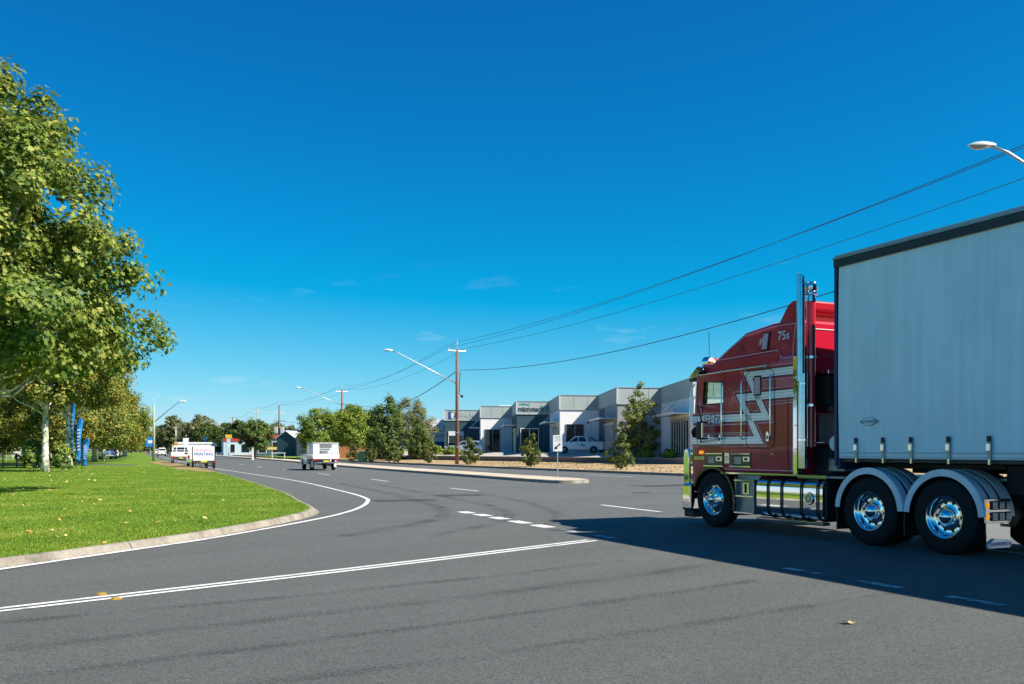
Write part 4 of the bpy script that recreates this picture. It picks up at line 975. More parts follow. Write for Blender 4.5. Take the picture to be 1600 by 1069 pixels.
# sign building left of the offices and brick fence
wb = empty('warehouse', (-19.0, 150, 0.3), R(4), 'white warehouse with black lettering behind the gum tree', 'building')
MB().box(-6, 8.6, 0, 14, -0.3, 4.2).build('wall', M['white_wall'], wb)
MB().box(-6.1, 8.7, -0.12, 14.1, 4.2, 6.1).build('parapet', M['white_wall'], wb)
MB().box(-5.9, 8.5, -0.06, -0.002, 0.6, 2.5).build('blue_band', M['blue_sign'], wb)
MB().box(-5, 8.4, -0.1, -0.062, 1.05, 1.35).build('stripe', M['trim_white'], wb)
text('A PLA', 'lettering', M['dark_letter'], 1.15, face_mtx((6.9, -0.125, 4.75), (1, 0, 0)), wb, 0.01)
text('we doors', 'lettering', M['dark_letter'], 0.9, face_mtx((6.6, -0.005, 3.5), (1, 0, 0)), wb, 0.01, shear=0.3)
bf = empty('brick_fence', (-15.5, 140, 0.5), R(5), 'low orange brick fence below the white warehouse', 'wall')
MB().box(-7, 4.6, -0.11, 0.11, -0.4, 1.25).build('panel', M['brick'], bf)
for x in (-7, -4.1, -1.2, 1.7, 4.5): MB().box(x - 0.2, x + 0.2, -0.18, 0.18, -0.4, 1.5).build('pier', M['brick'], bf)
bf = empty('brick_fence', (-24.5, 141, 0.2), R(5), 'orange brick wall glimpsed between the bright green street trees', 'wall')
MB().box(-2.5, 2.5, -0.11, 0.11, -0.2, 2.3).build('panel', M['brick'], bf); MB().box(-2.6, 2.6, -0.14, 0.14, 2.3, 2.38).build('capping', M['kerb'], bf)
gb = empty('service_box', (-15.9, 98.5, 0.15), R(5), 'dark green service cabinet among the verge shrubs', 'cabinet')
MB().box(-0.45, 0.45, -0.3, 0.3, 0, 1.15).build('body', M['leaf_box'] if 'leaf_box' in M else mat('dark_green_metal', (0.015, 0.06, 0.045), 0.5), gb, bevel=0.03)
MB().box(-0.5, 0.5, -0.34, 0.34, 1.15, 1.22).build('lid', M['pole_green'], gb)

# ================================================================== POLES, LAMPS, WIRES
def street_lamp(parent, root_z, dx, dy, dz, r=0.045):
    a = Vector((0, 0, root_z)); e = Vector((dx, dy, root_z + dz))
    d = (e - a); hd_ = Vector((dx, dy, 0)).normalized()
    arm = MB().tube([a, a.lerp(e, 0.5), a.lerp(e, 0.93), e + hd_ * 0.15 - Vector((0, 0, 0.02))], [r * 1.3, r * 1.1, r, r * 0.9], 8).build('lamp_arm', M['galv'], parent, True)
    c = e + hd_ * 0.45
    q = Matrix.Translation(c) @ Matrix(((hd_.x, -hd_.y, 0, 0), (hd_.y, hd_.x, 0, 0), (0, 0, 1, 0), (0, 0, 0, 1))) @ Matrix.Rotation(R(-4), 4, 'Y')
    hmb = MB()
    prof = []
    nseg = 16
    for i in range(9):                       # elongated cobra-head shell, upper half
        t = i / 8; x = (-0.5 + t) * 0.78; w = 0.165 * math.sin(math.pi * min(1, 0.12 + t * 0.88)) ** 0.6 + 0.02
        for k in range(9):
            a_ = math.pi * k / 8; hmb.v.append((x, w * math.cos(a_), 0.14 * (w / 0.185) * math.sin(a_)))
    for i in range(8):
        for k in range(8): hmb.f.append((i * 9 + k, i * 9 + k + 1, (i + 1) * 9 + k + 1, (i + 1) * 9 + k))
        hmb.f.append((i * 9, i * 9 + 8, (i + 1) * 9 + 8, (i + 1) * 9))
    hmb.f += [tuple(range(9)), tuple(range(72, 81))]
    hmb.xform(q); head = hmb.build('lamp_head', M['lamp_white'], parent, True, auto=50)
    bm_ = MB().sphere((0.08, 0, -0.01), 0.16, 14, 8, (1.5, 0.85, 0.55)).xform(q); bm_.build('lamp_bowl', M['lamp_glass'], head, True)
    return arm
def pole(name, label, x, y, h, r0, m, arms=(), lamp=None, group=None, transformer=False, drop=False, base=0.13):
    p = empty(name, (x, y, base), 0, label, 'pole', group)
    MB().tube([(0, 0, -0.3), (0.01, 0, h * 0.5), (0.0, 0.02, h)], [r0, r0 * 0.85, r0 * 0.68], 12).build('shaft', M[m], p, True)
    # crossarms run across the road line (towards +p)
    ax = Vector((0.9, 0.43, 0)).normalized()
    for (z, L, k) in arms:
        a = ax * L; c = MB()
        c.tube([(-a.x, -a.y, z), (a.x, a.y, z)], 0.06, 6)
        ar = c.build('crossarm', M['galv'] if k == 2 else M['insul'], p)
        for s in (-1, 1) if k == 2 else (-1, -0.5, 0.5, 1):
            q = a * s * 0.93
            MB().lathe([(0, 0.22), (0.05, 0.2), (0.035, 0.15), (0.055, 0.11), (0.03, 0.07), (0.03, 0)], 'z', (q.x, q.y, z + 0.05), 10).build('insulator', M['insul'], ar, True)
    MB().lathe([(0, 0.75), (0.05, 0.72), (0.035, 0.62), (0.055, 0.55), (0.03, 0.45), (0.03, 0)], 'z', (0, 0, h - 0.05), 10).build('pin_insulator', M['insul'], p, True)
    if lamp: street_lamp(p, *lamp)
    if transformer:
        for s in (-1, 1):
            MB().box(-0.35 + s * 0.62, 0.35 + s * 0.62, -0.3, 0.3, h * 0.45, h * 0.45 + 1.3).build('transformer', M['insul'], p, bevel=0.05)
        for z in (h * 0.6, h * 0.68):
            MB().tube([(-1.1, -0.2, z), (1.1, 0.2, z)], 0.05, 6).build('bracket', M['dull_steel'], p)
            for s in (-1, -0.5, 0.5, 1): MB().cyl((s, 0.18 * s, z), (s, 0.18 * s, z + 0.4), 0.06, 8).build('fuse', M['dull_steel'], p)
    if drop:
        MB().tube([(0.28, 0, 8.5), (0.3, 0, 8.2), (0.24, 0.0, 7.7), (0.24, 0, 7.2), (0.2, 0, 6.6)], 0.035, 6).build('cable_drop', M['wire'], p, True)
        MB().tube([(0.14, 0, 6.55), (0.30, 0, 6.35), (0.42, 0, 6.3)], 0.03, 6).build('bracket', M['wire'], p, True)
        MB().sphere((0.45, 0, 6.22), 0.14, 10, 6).build('junction_bell', M['wire'], p, True)
        for z in (1.6, 2.9, 4.1): MB().lathe([(r0 * 0.97, -0.03), (r0 * 0.97 + 0.012, -0.03), (r0 * 0.97 + 0.012, 0.03), (r0 * 0.97, 0.03)], 'z', (0, 0, z), 14).build('steel_band', M['galv'], p)
    return p
pd = [(18.6, 27.0), (-5.02, 84.1), (-26.2, 142.0), (-48.0, 190.0), (-59.5, 215), (-84, 277), (-111, 338)]
pole('power_pole', 'timber pole outside the right edge carrying the lamp above the trailer', pd[0][0], pd[0][1], 11.0, 0.19, 'pole_wood', [(10.4, 0.75, 2)], (7.4, -4.02, 0.7, 3.08), 'timber power poles along the far verge')
pole('power_pole', 'tall brown timber power pole nearest the offices, with long lamp arm', *pd[1], 10.55, 0.18, 'pole_wood', [(10.35, 0.85, 2)], (7.35, -5.7, -0.9, 2.95), 'timber power poles along the far verge', drop=True)
pole('power_pole', 'timber power pole standing behind the white service truck', *pd[2], 10.6, 0.19, 'pole_wood', [(10.3, 0.95, 2)], (8.2, -6.0, -1.2, 2.6), 'timber power poles along the far verge')
pole('power_pole', 'brown power pole with twin transformers and double crossarms', *pd[3], 10.6, 0.22, 'pole_wood', [(8.9, 1.2, 4)], None, 'timber power poles along the far verge', transformer=True)
pole('power_pole', 'power pole rising behind the round street tree', *pd[4], 10.9, 0.2, 'pole_green', [(10.3, 1.4, 4), (8.2, 1.3, 4)], None, 'timber power poles along the far verge')
pole('power_pole', 'far power pole with twin crossarms beside the pylon sign', *pd[5], 11.2, 0.22, 'pole_wood', [(10.3, 1.6, 4), (8.2, 1.6, 4)], (6.0, -5.5, -1.0, 3.2), 'timber power poles along the far verge')
pole('power_pole', 'farthest thin power pole on the right verge', *pd[6], 11.0, 0.25, 'pole_green', [(10.0, 1.5, 4)], None, 'timber power poles along the far verge')
pole('lamp_pole', 'greenish lamp pole at the lawn edge with arm over the road', -43.0, 110.6, 6.75, 0.17, 'pole_green', (), (4.6, 2.9, 0.4, 2.55))
pole('lamp_pole', 'pale far light pole left of the skyline trees', -77, 300, 9.0, 0.2, 'pole_green', [(8.6, 1.2, 4)], None) if False else None
for i, (x, y, h) in enumerate([(-92, 290, 10.5), (-116, 318, 9.5), (-122, 345, 9), (-150, 400, 9.5), (-163, 420, 9)]):
    pole('light_pole', 'thin pale light pole far down the road', x, y, h, 0.16, 'galv', [(h - 0.5, 0.9, 4)], None, 'thin poles far down the road')
def wire(a, b, sag, label, r=0.013, n=20):
    a, b = Vector(a), Vector(b); pts = []
    for i in range(n + 1):
        t = i / n; p = a.lerp(b, t); p.z -= 4 * sag * t * (1 - t); pts.append(p)
    o = MB().tube(pts, r, 5).build('power_line', M['wire'], None, True)
    return tag(o, label, 'power line', 'overhead power lines')
ax = Vector((0.9, 0.43, 0)).normalized()
spans = [(0, 1, 0.75, 'first span over the truck'), (1, 2, 1.0, 'span between the two nearest full poles'), (2, 3, 0.8, 'span left of the service truck pole'), (3, 4, 0.4, 'short span behind the round tree'), (4, 5, 0.8, 'far span past the pylon sign'), (5, 6, 0.8, 'farthest span')]
for i, j, sag, nm in spans:
    A_, B_ = Vector((*pd[i], 0)), Vector((*pd[j], 0))
    za = 11.75 if i == 0 else 11.35; zb = 11.3
    wire(A_ + Vector((0, 0, za)), B_ + Vector((0, 0, zb)), sag, 'top power line, ' + nm)
    wire(A_ - ax * 0.8 + Vector((0, 0, za - 0.22)), B_ - ax * 0.8 + Vector((0, 0, 10.75)), sag, 'road-side power line, ' + nm)
    wire(A_ + ax * 0.8 + Vector((0, 0, (11.0 if i == 0 else 10.75))), B_ + ax * 0.8 + Vector((0, 0, 10.75)), sag, 'verge-side power line, ' + nm)
wire((pd[0][0], pd[0][1], 9.25), (-4.75, 84.1, 8.75), 1.45, 'thick low cable from the right to the front timber pole', 0.022)
wire((-5.2, 84.1, 8.55), (-26.1, 142, 8.6), 2.1, 'thick low cable between the front and second timber poles', 0.035)
wire((-26.2, 142, 8.5), (-14.0, 150, 8.2), 0.2, 'service wire from second timber pole towards the warehouse', 0.03)
wire((-48, 190, 7.4), (-33, 186, 6.6), 0.2, 'service wire from the transformer pole to the shed', 0.03)
wire((-43, 110.6, 6.6), (-84, 215, 8.0), 1.0, 'thin wire from the greenish lamp pole down the road', 0.025)

# ================================================================== SIGNS, FLAGS, SMALL THINGS
ks = empty('keep_left_sign', (2.34, 47.3, 0.13), R(6), 'white keep left sign with black arrow on the median', 'sign')
MB().cyl((0, 0.03, -0.2), (0, 0.03, 2.1), 0.03, 8).build('post', M['galv'], ks)
MB().box(-0.24, 0.24, -0.012, 0.0, 1.25, 2.08).build('plate', M['trim_white'], ks, bevel=0.02)
arw = MB().box(-0.17, 0.12, -0.04, 0.04, -0.001, 0.001); arw = MB()
arw.add([(0.17, 0.19), (0.12, 0.24), (-0.06, 0.06), (-0.11, 0.11), (-0.17, -0.05), (-0.17, -0.11), (-0.11, -0.11), (0.04, -0.05), (-0.01, 0.0)], [tuple(range(9))]) if False else None
pl = [(0.17, 1.62), (0.12, 1.67), (-0.07, 1.48), (-0.12, 1.53), (-0.18, 1.34), (0.02, 1.39), (-0.03, 1.44)]
MB().add([(x, -0.0145, z) for x, z in pl], [tuple(range(7))]).build('arrow', M['black'], ks)
text('KEEP', 'lettering', M['grey_wall'], 0.15, face_mtx((0, -0.015, 1.97), (1, 0, 0)), ks, 0.001)
text('LEFT', 'lettering', M['grey_wall'], 0.15, face_mtx((0, -0.015, 1.82), (1, 0, 0)), ks, 0.001)
bo = empty('bollard', (-33.2, 118, 0.13), R(10), 'white plastic keep left marker post at far end of the kerb', 'post')
MB().prism_y([(-0.14, 0), (-0.10, 1.5), (0.10, 1.5), (0.14, 0)], -0.08, 0.08).build('post', M['trim_white'], bo, bevel=0.03)
MB().box(-0.17, 0.17, -0.02, 0.02, 1.502, 1.7).build('reflector', M['galv'], bo)

def flag(label, x, y, h, w, base):
    r = empty('feather_flag', (x, y, 0.13), R(random.uniform(-8, 8)), label, 'flag', 'blue feather flags on the lawn')
    MB().tube([(0, 0, -0.05), (0, 0, h * 0.75), (w * 0.25, 0, h * 0.95), (w * 0.7, 0, h)], [0.02, 0.016, 0.012, 0.008], 6).build('pole', M['black'], r, True)
    n = 18; mb = MB()
    for i in range(n + 1):
        t = i / n; z = base + (h - base) * t
        ww = w * (1 - 0.45 * (1 - t)) * (1 if t < 0.82 else max(0.15, math.sqrt(max(0, 1 - ((t - 0.82) / 0.18) ** 2))))
        wob = 0.05 * math.sin(t * 9 + x)
        x0 = 0.02 + (0 if t < 0.75 else w * 0.6 * ((t - 0.75) / 0.25) ** 2)
        mb.v += [(x0, wob * 0.3, z), (x0 + ww * 0.5, wob + 0.03, z), (x0 + ww, wob * 1.4, z)]
    for i in range(n):
        for k in range(2): mb.f.append((i * 3 + k, i * 3 + k + 1, i * 3 + k + 4, i * 3 + k + 3))
    c = mb.build('cloth', M['flag_blue'], r, True); so_ = c.modifiers.new('thick', 'SOLIDIFY'); so_.thickness = 0.01
    lm = MB()
    for i in range(7):
        z = base + (h - base) * (0.25 + 0.075 * i)
        lm.add([(w * 0.25, -0.03, z), (w * 0.72, -0.045, z + 0.03), (w * 0.72, -0.045, z + (h - base) * 0.05), (w * 0.25, -0.03, z + (h - base) * 0.035)], [(0, 1, 2, 3)])
    lm.build('lettering', M['flag_white'], r)
    return r
flag('tallest and leftmost of the three blue feather flags', -30.4, 63.5, 4.85, 0.28, 0.8)
flag('middle one of the three blue feather flags', -31.0, 65.5, 3.6, 0.45, 0.5)
flag('shortest and rightmost of the three blue feather flags', -30.1, 64.5, 2.15, 0.48, 0.2)
# park fence, bench, red item on the far left
pf = empty('mesh_fence', (-75.4, 113, 0.13), R(3), 'green grey mesh fence between posts at the far left', 'fence')
for k in range(7): MB().cyl((k * 2.6, 0, -0.1), (k * 2.6, 0, 1.75), 0.07, 8).build('post', M['pole_green'], pf)
MB().cyl((0, 0, 1.7), (15.6, 0, 1.7), 0.045, 6).build('rail', M['pole_green'], pf); MB().cyl((0, 0, 0.2), (15.6, 0, 0.2), 0.04, 6).build('rail', M['pole_green'], pf)
mw = MB()
for k in range(80): mw.box(k * 0.195, k * 0.195 + 0.045, -0.01, 0.01, 0.2, 1.68)
mo = mw.build('mesh_wires', M['pole_green'], pf); tag(mo, kind='stuff')
bt = empty('park_rail', (-40.6, 73.5, 0.13), R(-4), 'dark steel hoop rail on the lawn at the far left', 'rail')
for k in range(2): MB().cyl((k * 1.15, 0, -0.1), (k * 1.15, 0, 1.0), 0.05, 8).build('post', M['black'], bt)
MB().cyl((-0.05, 0, 1.0), (1.2, 0, 1.0), 0.05, 8).build('bar', M['black'], bt)
sheet('park_path', [(-70, 84), (-40, 82.5), (-33, 80), (-34, 84), (-42, 88), (-70, 91)], 0.122, M['asphalt'])

# ================================================================== VEHICLES
def wheel_at(parent, x, y, r, w, side, name='wheel'):
    """side +1: outer face towards +y"""
    def pr(lst): return [(a, b * side) for a, b in lst]
    hub = MB().lathe(pr([(0, 0.0), (r * 0.16, 0.0), (r * 0.2, -0.03), (r * 0.60, -0.035), (r * 0.62, -0.06)]), 'y', (0, 0, 0), 20).build(name, M['alu'], parent, True)
    hub.location = (x, y, r)
    MB().lathe(pr([(r * 0.62, -0.02), (r * 0.70, 0.0), (r * 0.88, 0.0), (r * 0.97, -0.03), (r, -0.06), (r, -w + 0.05), (r * 0.92, -w), (r * 0.6, -w)]), 'y', (0, 0, 0), 24).build('tyre', M['tyre'], hub, True)
    sp = MB()
    for k in range(5):
        a = 2 * math.pi * k / 5; c, s_ = math.cos(a), math.sin(a)
        q = [(0.22, -0.07), (0.56, -0.13), (0.56, 0.13), (0.22, 0.07)]
        sp.add([((p * c - t * s_) * r, -0.03 * side + 0.006 * side, (p * s_ + t * c) * r) for p, t in q], [(0, 1, 2, 3)])
    sp.build('rim', M['black'], hub)
    return hub
def arch_body(outline_top, x0, x1, zb, arches):
    """closed (x,z) polygon: top outline front->rear then bottom rear->front with wheel arches"""
    pts = list(outline_top)
    low = [(x1, zb)]
    for cx, r, zc in sorted(arches, key=lambda a: a[0]):
        dz = zb - zc; dx = math.sqrt(max(0, r * r - dz * dz))
        a0 = math.atan2(dz, -dx); a1 = math.atan2(dz, dx)
        if a0 < 0: a0 += 2 * math.pi
        for k in range(9):
            a = a0 + (a1 - a0) * k / 8; low.append((cx + r * math.cos(a), zc + r * math.sin(a)))
    low.append((x0, zb))
    return pts + low
def car(name, label, cat, loc, ang, paint, style, group=None, plate=True):
    root = empty(name, loc, ang, label, cat, group)
    W = 0.90; r = 0.36
    fa, ra = 1.50, -1.55
    if style == 'pickup':
        top = [(2.42, 0.45), (2.48, 0.72), (2.40, 1.02), (2.15, 1.12), (1.15, 1.20), (-0.95, 1.24), (-2.62, 1.24), (-2.68, 1.15), (-2.70, 0.62)]
        gh = [(1.22, 1.18), (0.42, 1.76), (0.1, 1.80), (-0.62, 1.80), (-0.88, 1.70), (-1.0, 1.2)]
        wins = [[(0.88, 1.24), (0.36, 1.68), (0.10, 1.71), (0.10, 1.24)], [(0.0, 1.24), (0.0, 1.71), (-0.60, 1.70), (-0.80, 1.24)]]
        x1 = -2.6
    elif style == 'suv':
        top = [(2.25, 0.42), (2.32, 0.7), (2.22, 0.95), (1.95, 1.06), (1.0, 1.14), (-2.15, 1.18), (-2.3, 0.9), (-2.28, 0.55)]
        gh = [(1.12, 1.12), (0.3, 1.62), (-0.2, 1.70), (-1.6, 1.68), (-1.95, 1.6), (-2.2, 1.16)]
        wins = [[(0.78, 1.18), (0.22, 1.55), (-0.2, 1.60), (-0.25, 1.18)], [(-0.34, 1.18), (-0.3, 1.60), (-1.1, 1.60), (-1.15, 1.18)], [(-1.24, 1.18), (-1.2, 1.59), (-1.62, 1.57), (-1.9, 1.18)]]
        x1 = -2.2
    elif style == 'tray':
        top = [(2.42, 0.45), (2.48, 0.72), (2.40, 1.02), (2.15, 1.12), (1.15, 1.20), (-0.20, 1.24), (-0.25, 0.62)]
        gh = [(1.22, 1.18), (0.42, 1.76), (0.1, 1.80), (-0.10, 1.78), (-0.22, 1.2)]
        wins = [[(0.88, 1.24), (0.36, 1.68), (0.10, 1.71), (-0.08, 1.68), (-0.14, 1.24)]]
        x1 = -0.25
    else:  # van
        top = [(2.2, 0.42), (2.26, 0.75), (2.1, 1.1), (1.5, 1.25), (-2.2, 1.3), (-2.25, 0.5)]
        gh = [(1.62, 1.2), (0.95, 1.85), (0.6, 1.92), (-2.05, 1.92), (-2.2, 1.8), (-2.22, 1.25)]
        wins = [[(1.3, 1.3), (0.85, 1.75), (0.5, 1.78), (0.5, 1.3)]]
        x1 = -2.2
    hw = lambda z: W - 0.03 * max(0, (0.75 - z)) - 0.06 * max(0, z - 0.9)
    ar = [(fa, 0.45, r), (ra, 0.45, r)] if style != 'tray' else [(fa, 0.45, r)]
    body = MB().prism_y(arch_body(top, 2.36, x1, 0.40, ar), lambda z: -hw(z), hw).build('body', M[paint], root, bevel=0.04)
    hg = lambda z: (W - 0.05) - 0.30 * max(0, z - 1.2)
    cab_ = MB().prism_y(gh, lambda z: -hg(z), hg).build('cabin', M[paint], root, bevel=0.05)
    for w_ in wins:
        for s in (-1, 1):
            MB().prism_y(w_, (lambda z, s=s: s * (hg(z) - 0.03)), (lambda z, s=s: s * (hg(z) + 0.006))).build('side_window', M['window'], root)
    def slope_pane(a, b, nm, s=1):
        t = norm2((b[0] - a[0], b[1] - a[1])); n_ = (-t[1] * s, t[0] * s)
        p0 = (a[0] + t[0] * 0.06, a[1] + t[1] * 0.06); p1 = (b[0] - t[0] * 0.07, b[1] - t[1] * 0.07)
        mb = MB(); v = []
        for d in (-0.02, 0.008):
            for p in (p0, p1):
                for sy in (-1, 1): v.append((p[0] + n_[0] * d, sy * (hg(p[1]) - 0.08), p[1] + n_[1] * d))
        mb.add(v, [(4, 5, 7, 6), (0, 2, 3, 1), (0, 4, 6, 2), (1, 3, 7, 5), (0, 1, 5, 4), (2, 6, 7, 3)]); mb.build(nm, M['window'], root)
    slope_pane(gh[0], gh[1], 'windscreen', -1)
    slope_pane(gh[-2], gh[-1], 'rear_window', -1)
    for s in (-1, 1):
        for x in (fa, ra): wheel_at(root, x, s * (W - 0.02), r, 0.22, s)
        MB().box(2.30, 2.45, s * 0.84 - 0.16 * (s > 0) + 0.0, s * 0.84 + 0.16 * (s < 0), 0.84, 0.98).build('headlight', M['lens'], root, bevel=0.02)
        MB().box(0.82, 0.98, s * (W + 0.17), s * (W - 0.04), 1.2, 1.36).build('side_mirror', M['black'], root, bevel=0.03)
        for xh in (0.15,) if style != 'suv' else (0.0, -1.0):
            MB().box(xh - 0.1, xh + 0.1, s * (hw(1.0) - 0.01), s * (hw(1.0) + 0.025), 1.0, 1.04).build('door_handle', M['black'], root)
    MB().box(2.30, 2.52, -0.85, 0.85, 0.38, 0.52).build('front_bumper', M['black'], root, bevel=0.03)
    MB().box(2.40, 2.50, -0.5, 0.5, 0.66, 0.90).build('grille', M['black_gloss'], root, bevel=0.02)
    if style != 'tray':
        for s in (-1, 1): MB().box(top[-1][0] - 0.04, top[-1][0] + 0.12, s * 0.74 - 0.09, s * 0.74 + 0.09, 0.80, 1.12).build('tail_light', M['red_lens'], root)
        MB().box(top[-1][0] - 0.10, top[-1][0] + 0.15, -0.84, 0.84, 0.42, 0.58).build('rear_bumper', M['dull_steel'], root, bevel=0.03)
        if plate: MB().box(top[-1][0] - 0.06, top[-1][0] - 0.045, -0.19, 0.19, 0.66, 0.77).build('number_plate', M['plate_y'], root)
    if style == 'pickup':
        MB().box(-2.55, -1.05, -0.80, 0.80, 1.241, 1.26).build('tonneau', M['black'], root)
        for s in (-1, 1): MB().tube([(-1.08, s * 0.72, 1.22), (-1.15, s * 0.68, 1.72), (-1.9, s * 0.74, 1.26)], 0.035, 8).build('sports_bar', M['black'], root, True)
        MB().tube([(-1.15, -0.68, 1.72), (-1.15, 0.68, 1.72)], 0.035, 8).build('sports_bar', M['black'], root, True)
        MB().prism_y([(-0.62, 0.75), (-0.35, 1.02), (-0.20, 1.02), (-0.45, 0.75)], hw(0.9) - 0.01, hw(0.9) + 0.005).build('door_graphic', M['blue_letter'], root)
        text('works', 'lettering', M['blue_letter'], 0.32, face_mtx((-0.35, hw(0.85) + 0.006, 0.88), (-1, 0, 0)), root, 0.001, shear=0.3)
    return root
def tray_ute(name, label, loc, ang, paint, canopy, group=None):
    root = car(name, label, 'ute', loc, ang, paint, 'tray', group)
    MB().box(-2.55, -0.30, -0.42, 0.42, 0.42, 0.62).build('chassis', M['chassis'], root)
    tr = MB().box(-2.75, -0.32, -0.93, 0.93, 0.80, 0.90).build('tray', M[paint], root, bevel=0.02)
    for s in (-1, 1):
        MB().box(-2.74, -0.34, s * 0.93 - 0.02, s * 0.93 + 0.02, 0.902, 1.18).build('drop_side', M[paint], tr)
        MB().box(-2.80, -2.752, s * 0.72 - 0.16, s * 0.72 + 0.16, 0.70, 0.82).build('tail_light', M['red_lens'], root)
        MB().box(-1.98, -1.95, s * 0.9 - 0.17 * (s > 0), s * 0.9 + 0.17 * (s < 0), 0.22, 0.70).build('mudflap', M['decal'], root)
        MB().tube([(-1.15, s * 0.86, 0.72), (-1.35, s * 0.86, 0.78), (-1.75, s * 0.86, 0.78), (-1.95, s * 0.86, 0.70)], 0.04, 6).build('mudguard', M['black'], root)
    MB().box(-2.76, -2.72, -0.91, 0.91, 0.903, 1.18).build('tailgate', M[paint], tr)
    MB().box(-2.70, -2.55, -0.8, 0.8, 0.50, 0.60).build('rear_bar', M['dull_steel'], root)
    MB().box(-2.80, -2.785, -0.19, 0.19, 0.60, 0.70).build('number_plate', M['plate_y'], root)
    if canopy:
        # white service body: locker box with roof rack and mesh side openings
        MB().box(-1.25, -0.36, -0.89, -0.0, 1.185, 1.895).build('locker', M[paint], root, bevel=0.03)
        MB().box(-1.25, -0.36, 0.003, 0.89, 1.185, 1.895).build('locker', M[paint], root, bevel=0.03)
        MB().box(-2.70, -0.30, -0.91, 0.91, 1.90, 1.955).build('canopy_roof', M[paint], root, bevel=0.02)
        for s in (-1, 1):
            MB().tube([(-2.70, s * 0.88, 1.18), (-2.50, s * 0.88, 1.92)], 0.035, 6).build('corner_post', M[paint], root)
            MB().tube([(-1.9, s * 0.90, 1.18), (-1.9, s * 0.90, 1.92)], 0.03, 6).build('corner_post', M[paint], root)
            for z in (1.38, 1.56, 1.74): MB().cyl((-2.62, s * 0.895, z), (-1.3, s * 0.895, z), 0.016, 6).build('side_rail', M[paint], root)
        for z in (1.40, 1.55): MB().cyl((-2.64, -0.88, z), (-2.64, 0.88, z), 0.018, 6).build('ladder_bar', M[paint], root)
        MB().box(-2.66, -2.62, 0.45, 0.9, 1.2, 1.895).build('rear_panel', M[paint], root); MB().box(-2.66, -2.62, -0.9, -0.42, 1.2, 1.895).build('rear_panel', M['glass_w'] if 'glass_w' in M else M['pale_letter'], root)
    else:
        hb = MB()
        for y in (-0.8, -0.4, 0.4, 0.8): hb.tube([(-0.42, y, 0.9), (-0.42, y * 0.95, 1.85)], 0.03, 6)
        hb.tube([(-0.42, -0.78, 1.85), (-0.42, 0.78, 1.85)], 0.035, 6); hb.tube([(-0.42, -0.8, 1.45), (-0.42, 0.8, 1.45)], 0.025, 6)
        hb.build('headboard', M[paint], root)
    return root
RD = math.atan2(0.932, -0.3624)
tray_ute('service_ute', 'white service ute with canopy driving past the median', (-14.2, 67.6, 0.004), RD + 0.03, 'car_white', True)
tray_ute('tray_ute', 'white tray ute with ladder headboard following the kerb', (-34.0, 94.5, 0.004), RD, 'car_white', False)
# lime van with sign trailer
lv = car('lime_van', 'lime green and white van towing the printing sign trailer', 'van', (-25.95, 76.0, 0.004), RD - 0.03, 'car_green', 'van'); lv.scale = (0.92, 0.92, 0.90)
MB().box(-2.28, -0.2, -0.915, 0.915, 0.75, 1.22).build('white_wrap', M['car_white'], lv, bevel=0.02)
MB().box(-2.26, -0.25, -0.80, 0.80, 1.25, 1.935).build('white_wrap', M['car_white'], lv, bevel=0.03)
st = empty('sign_trailer', (-23.75, 71.0, 0.004), RD, 'sign trailer with large white PRINTING board on dark frame', 'trailer')
MB().box(-0.06, 0.06, -0.78, 0.78, 0.62, 1.72).build('board', M['car_white'], st, bevel=0.01)
for z in (0.42, 0.54): MB().box(-0.12, 0.12, -0.85, 0.85, z, z + 0.07).build('frame_bar', M['chassis'], st)
MB().box(-0.35, 2.2, -0.06, 0.06, 0.40, 0.48).build('drawbar', M['chassis'], st)
for s in (-1, 1):
    MB().box(-0.03, 0.05, s * 0.82 - 0.03, s * 0.82 + 0.03, 0.2, 1.72).build('upright', M['chassis'], st)
    wheel_at(st, 0.45, s * 0.86, 0.28, 0.16, s); MB().cyl((-0.1, s * 0.6, 0.1), (-0.1, s * 0.6, 0.45), 0.03, 6).build('jack_leg', M['chassis'], st)
    MB().box(-0.16, -0.125, s * 0.66 - 0.1, s * 0.66 + 0.1, 0.45, 0.54).build('tail_light', M['red_lens'], st)
MB().box(-0.15, -0.13, -0.22, 0.22, 0.50, 0.62).build('number_plate', M['plate_y'], st)
MB().box(-0.40, -0.37, -0.85, 0.85, 0.2, 0.26).build('bumper_bar', M['chassis'], st)
bm_ = face_mtx((-0.065, 0, 1.42), (0, -1, 0))
text('SIGNAGE', 'lettering', M['pink_letter'], 0.30, bm_, st, 0.002); text('PRINTING', 'lettering', M['blue_letter'], 0.31, face_mtx((-0.065, 0, 1.12), (0, -1, 0)), st, 0.002, offs=0.004)
# parked at the offices
car('pickup', 'white dual cab pickup with blue door graphics parked at the offices', 'pickup', (7.0, 96.6, 1.08), R(176), 'car_white', 'pickup')
car('parked_suv', 'silver wagon parked below the D logo unit, nose to the left', 'car', (-6.0, 115.5, 0.92), R(183), 'car_silver', 'suv')
car('parked_car', 'white car half hidden behind the brownish verge shrub', 'car', (-15.6, 117, 0.25), R(160), 'car_white', 'suv', 'white cars parked under the trees')
car('parked_car', 'second white car under the dark evergreen', 'car', (-12.6, 121, 0.35), R(150), 'car_white', 'suv', 'white cars parked under the trees')
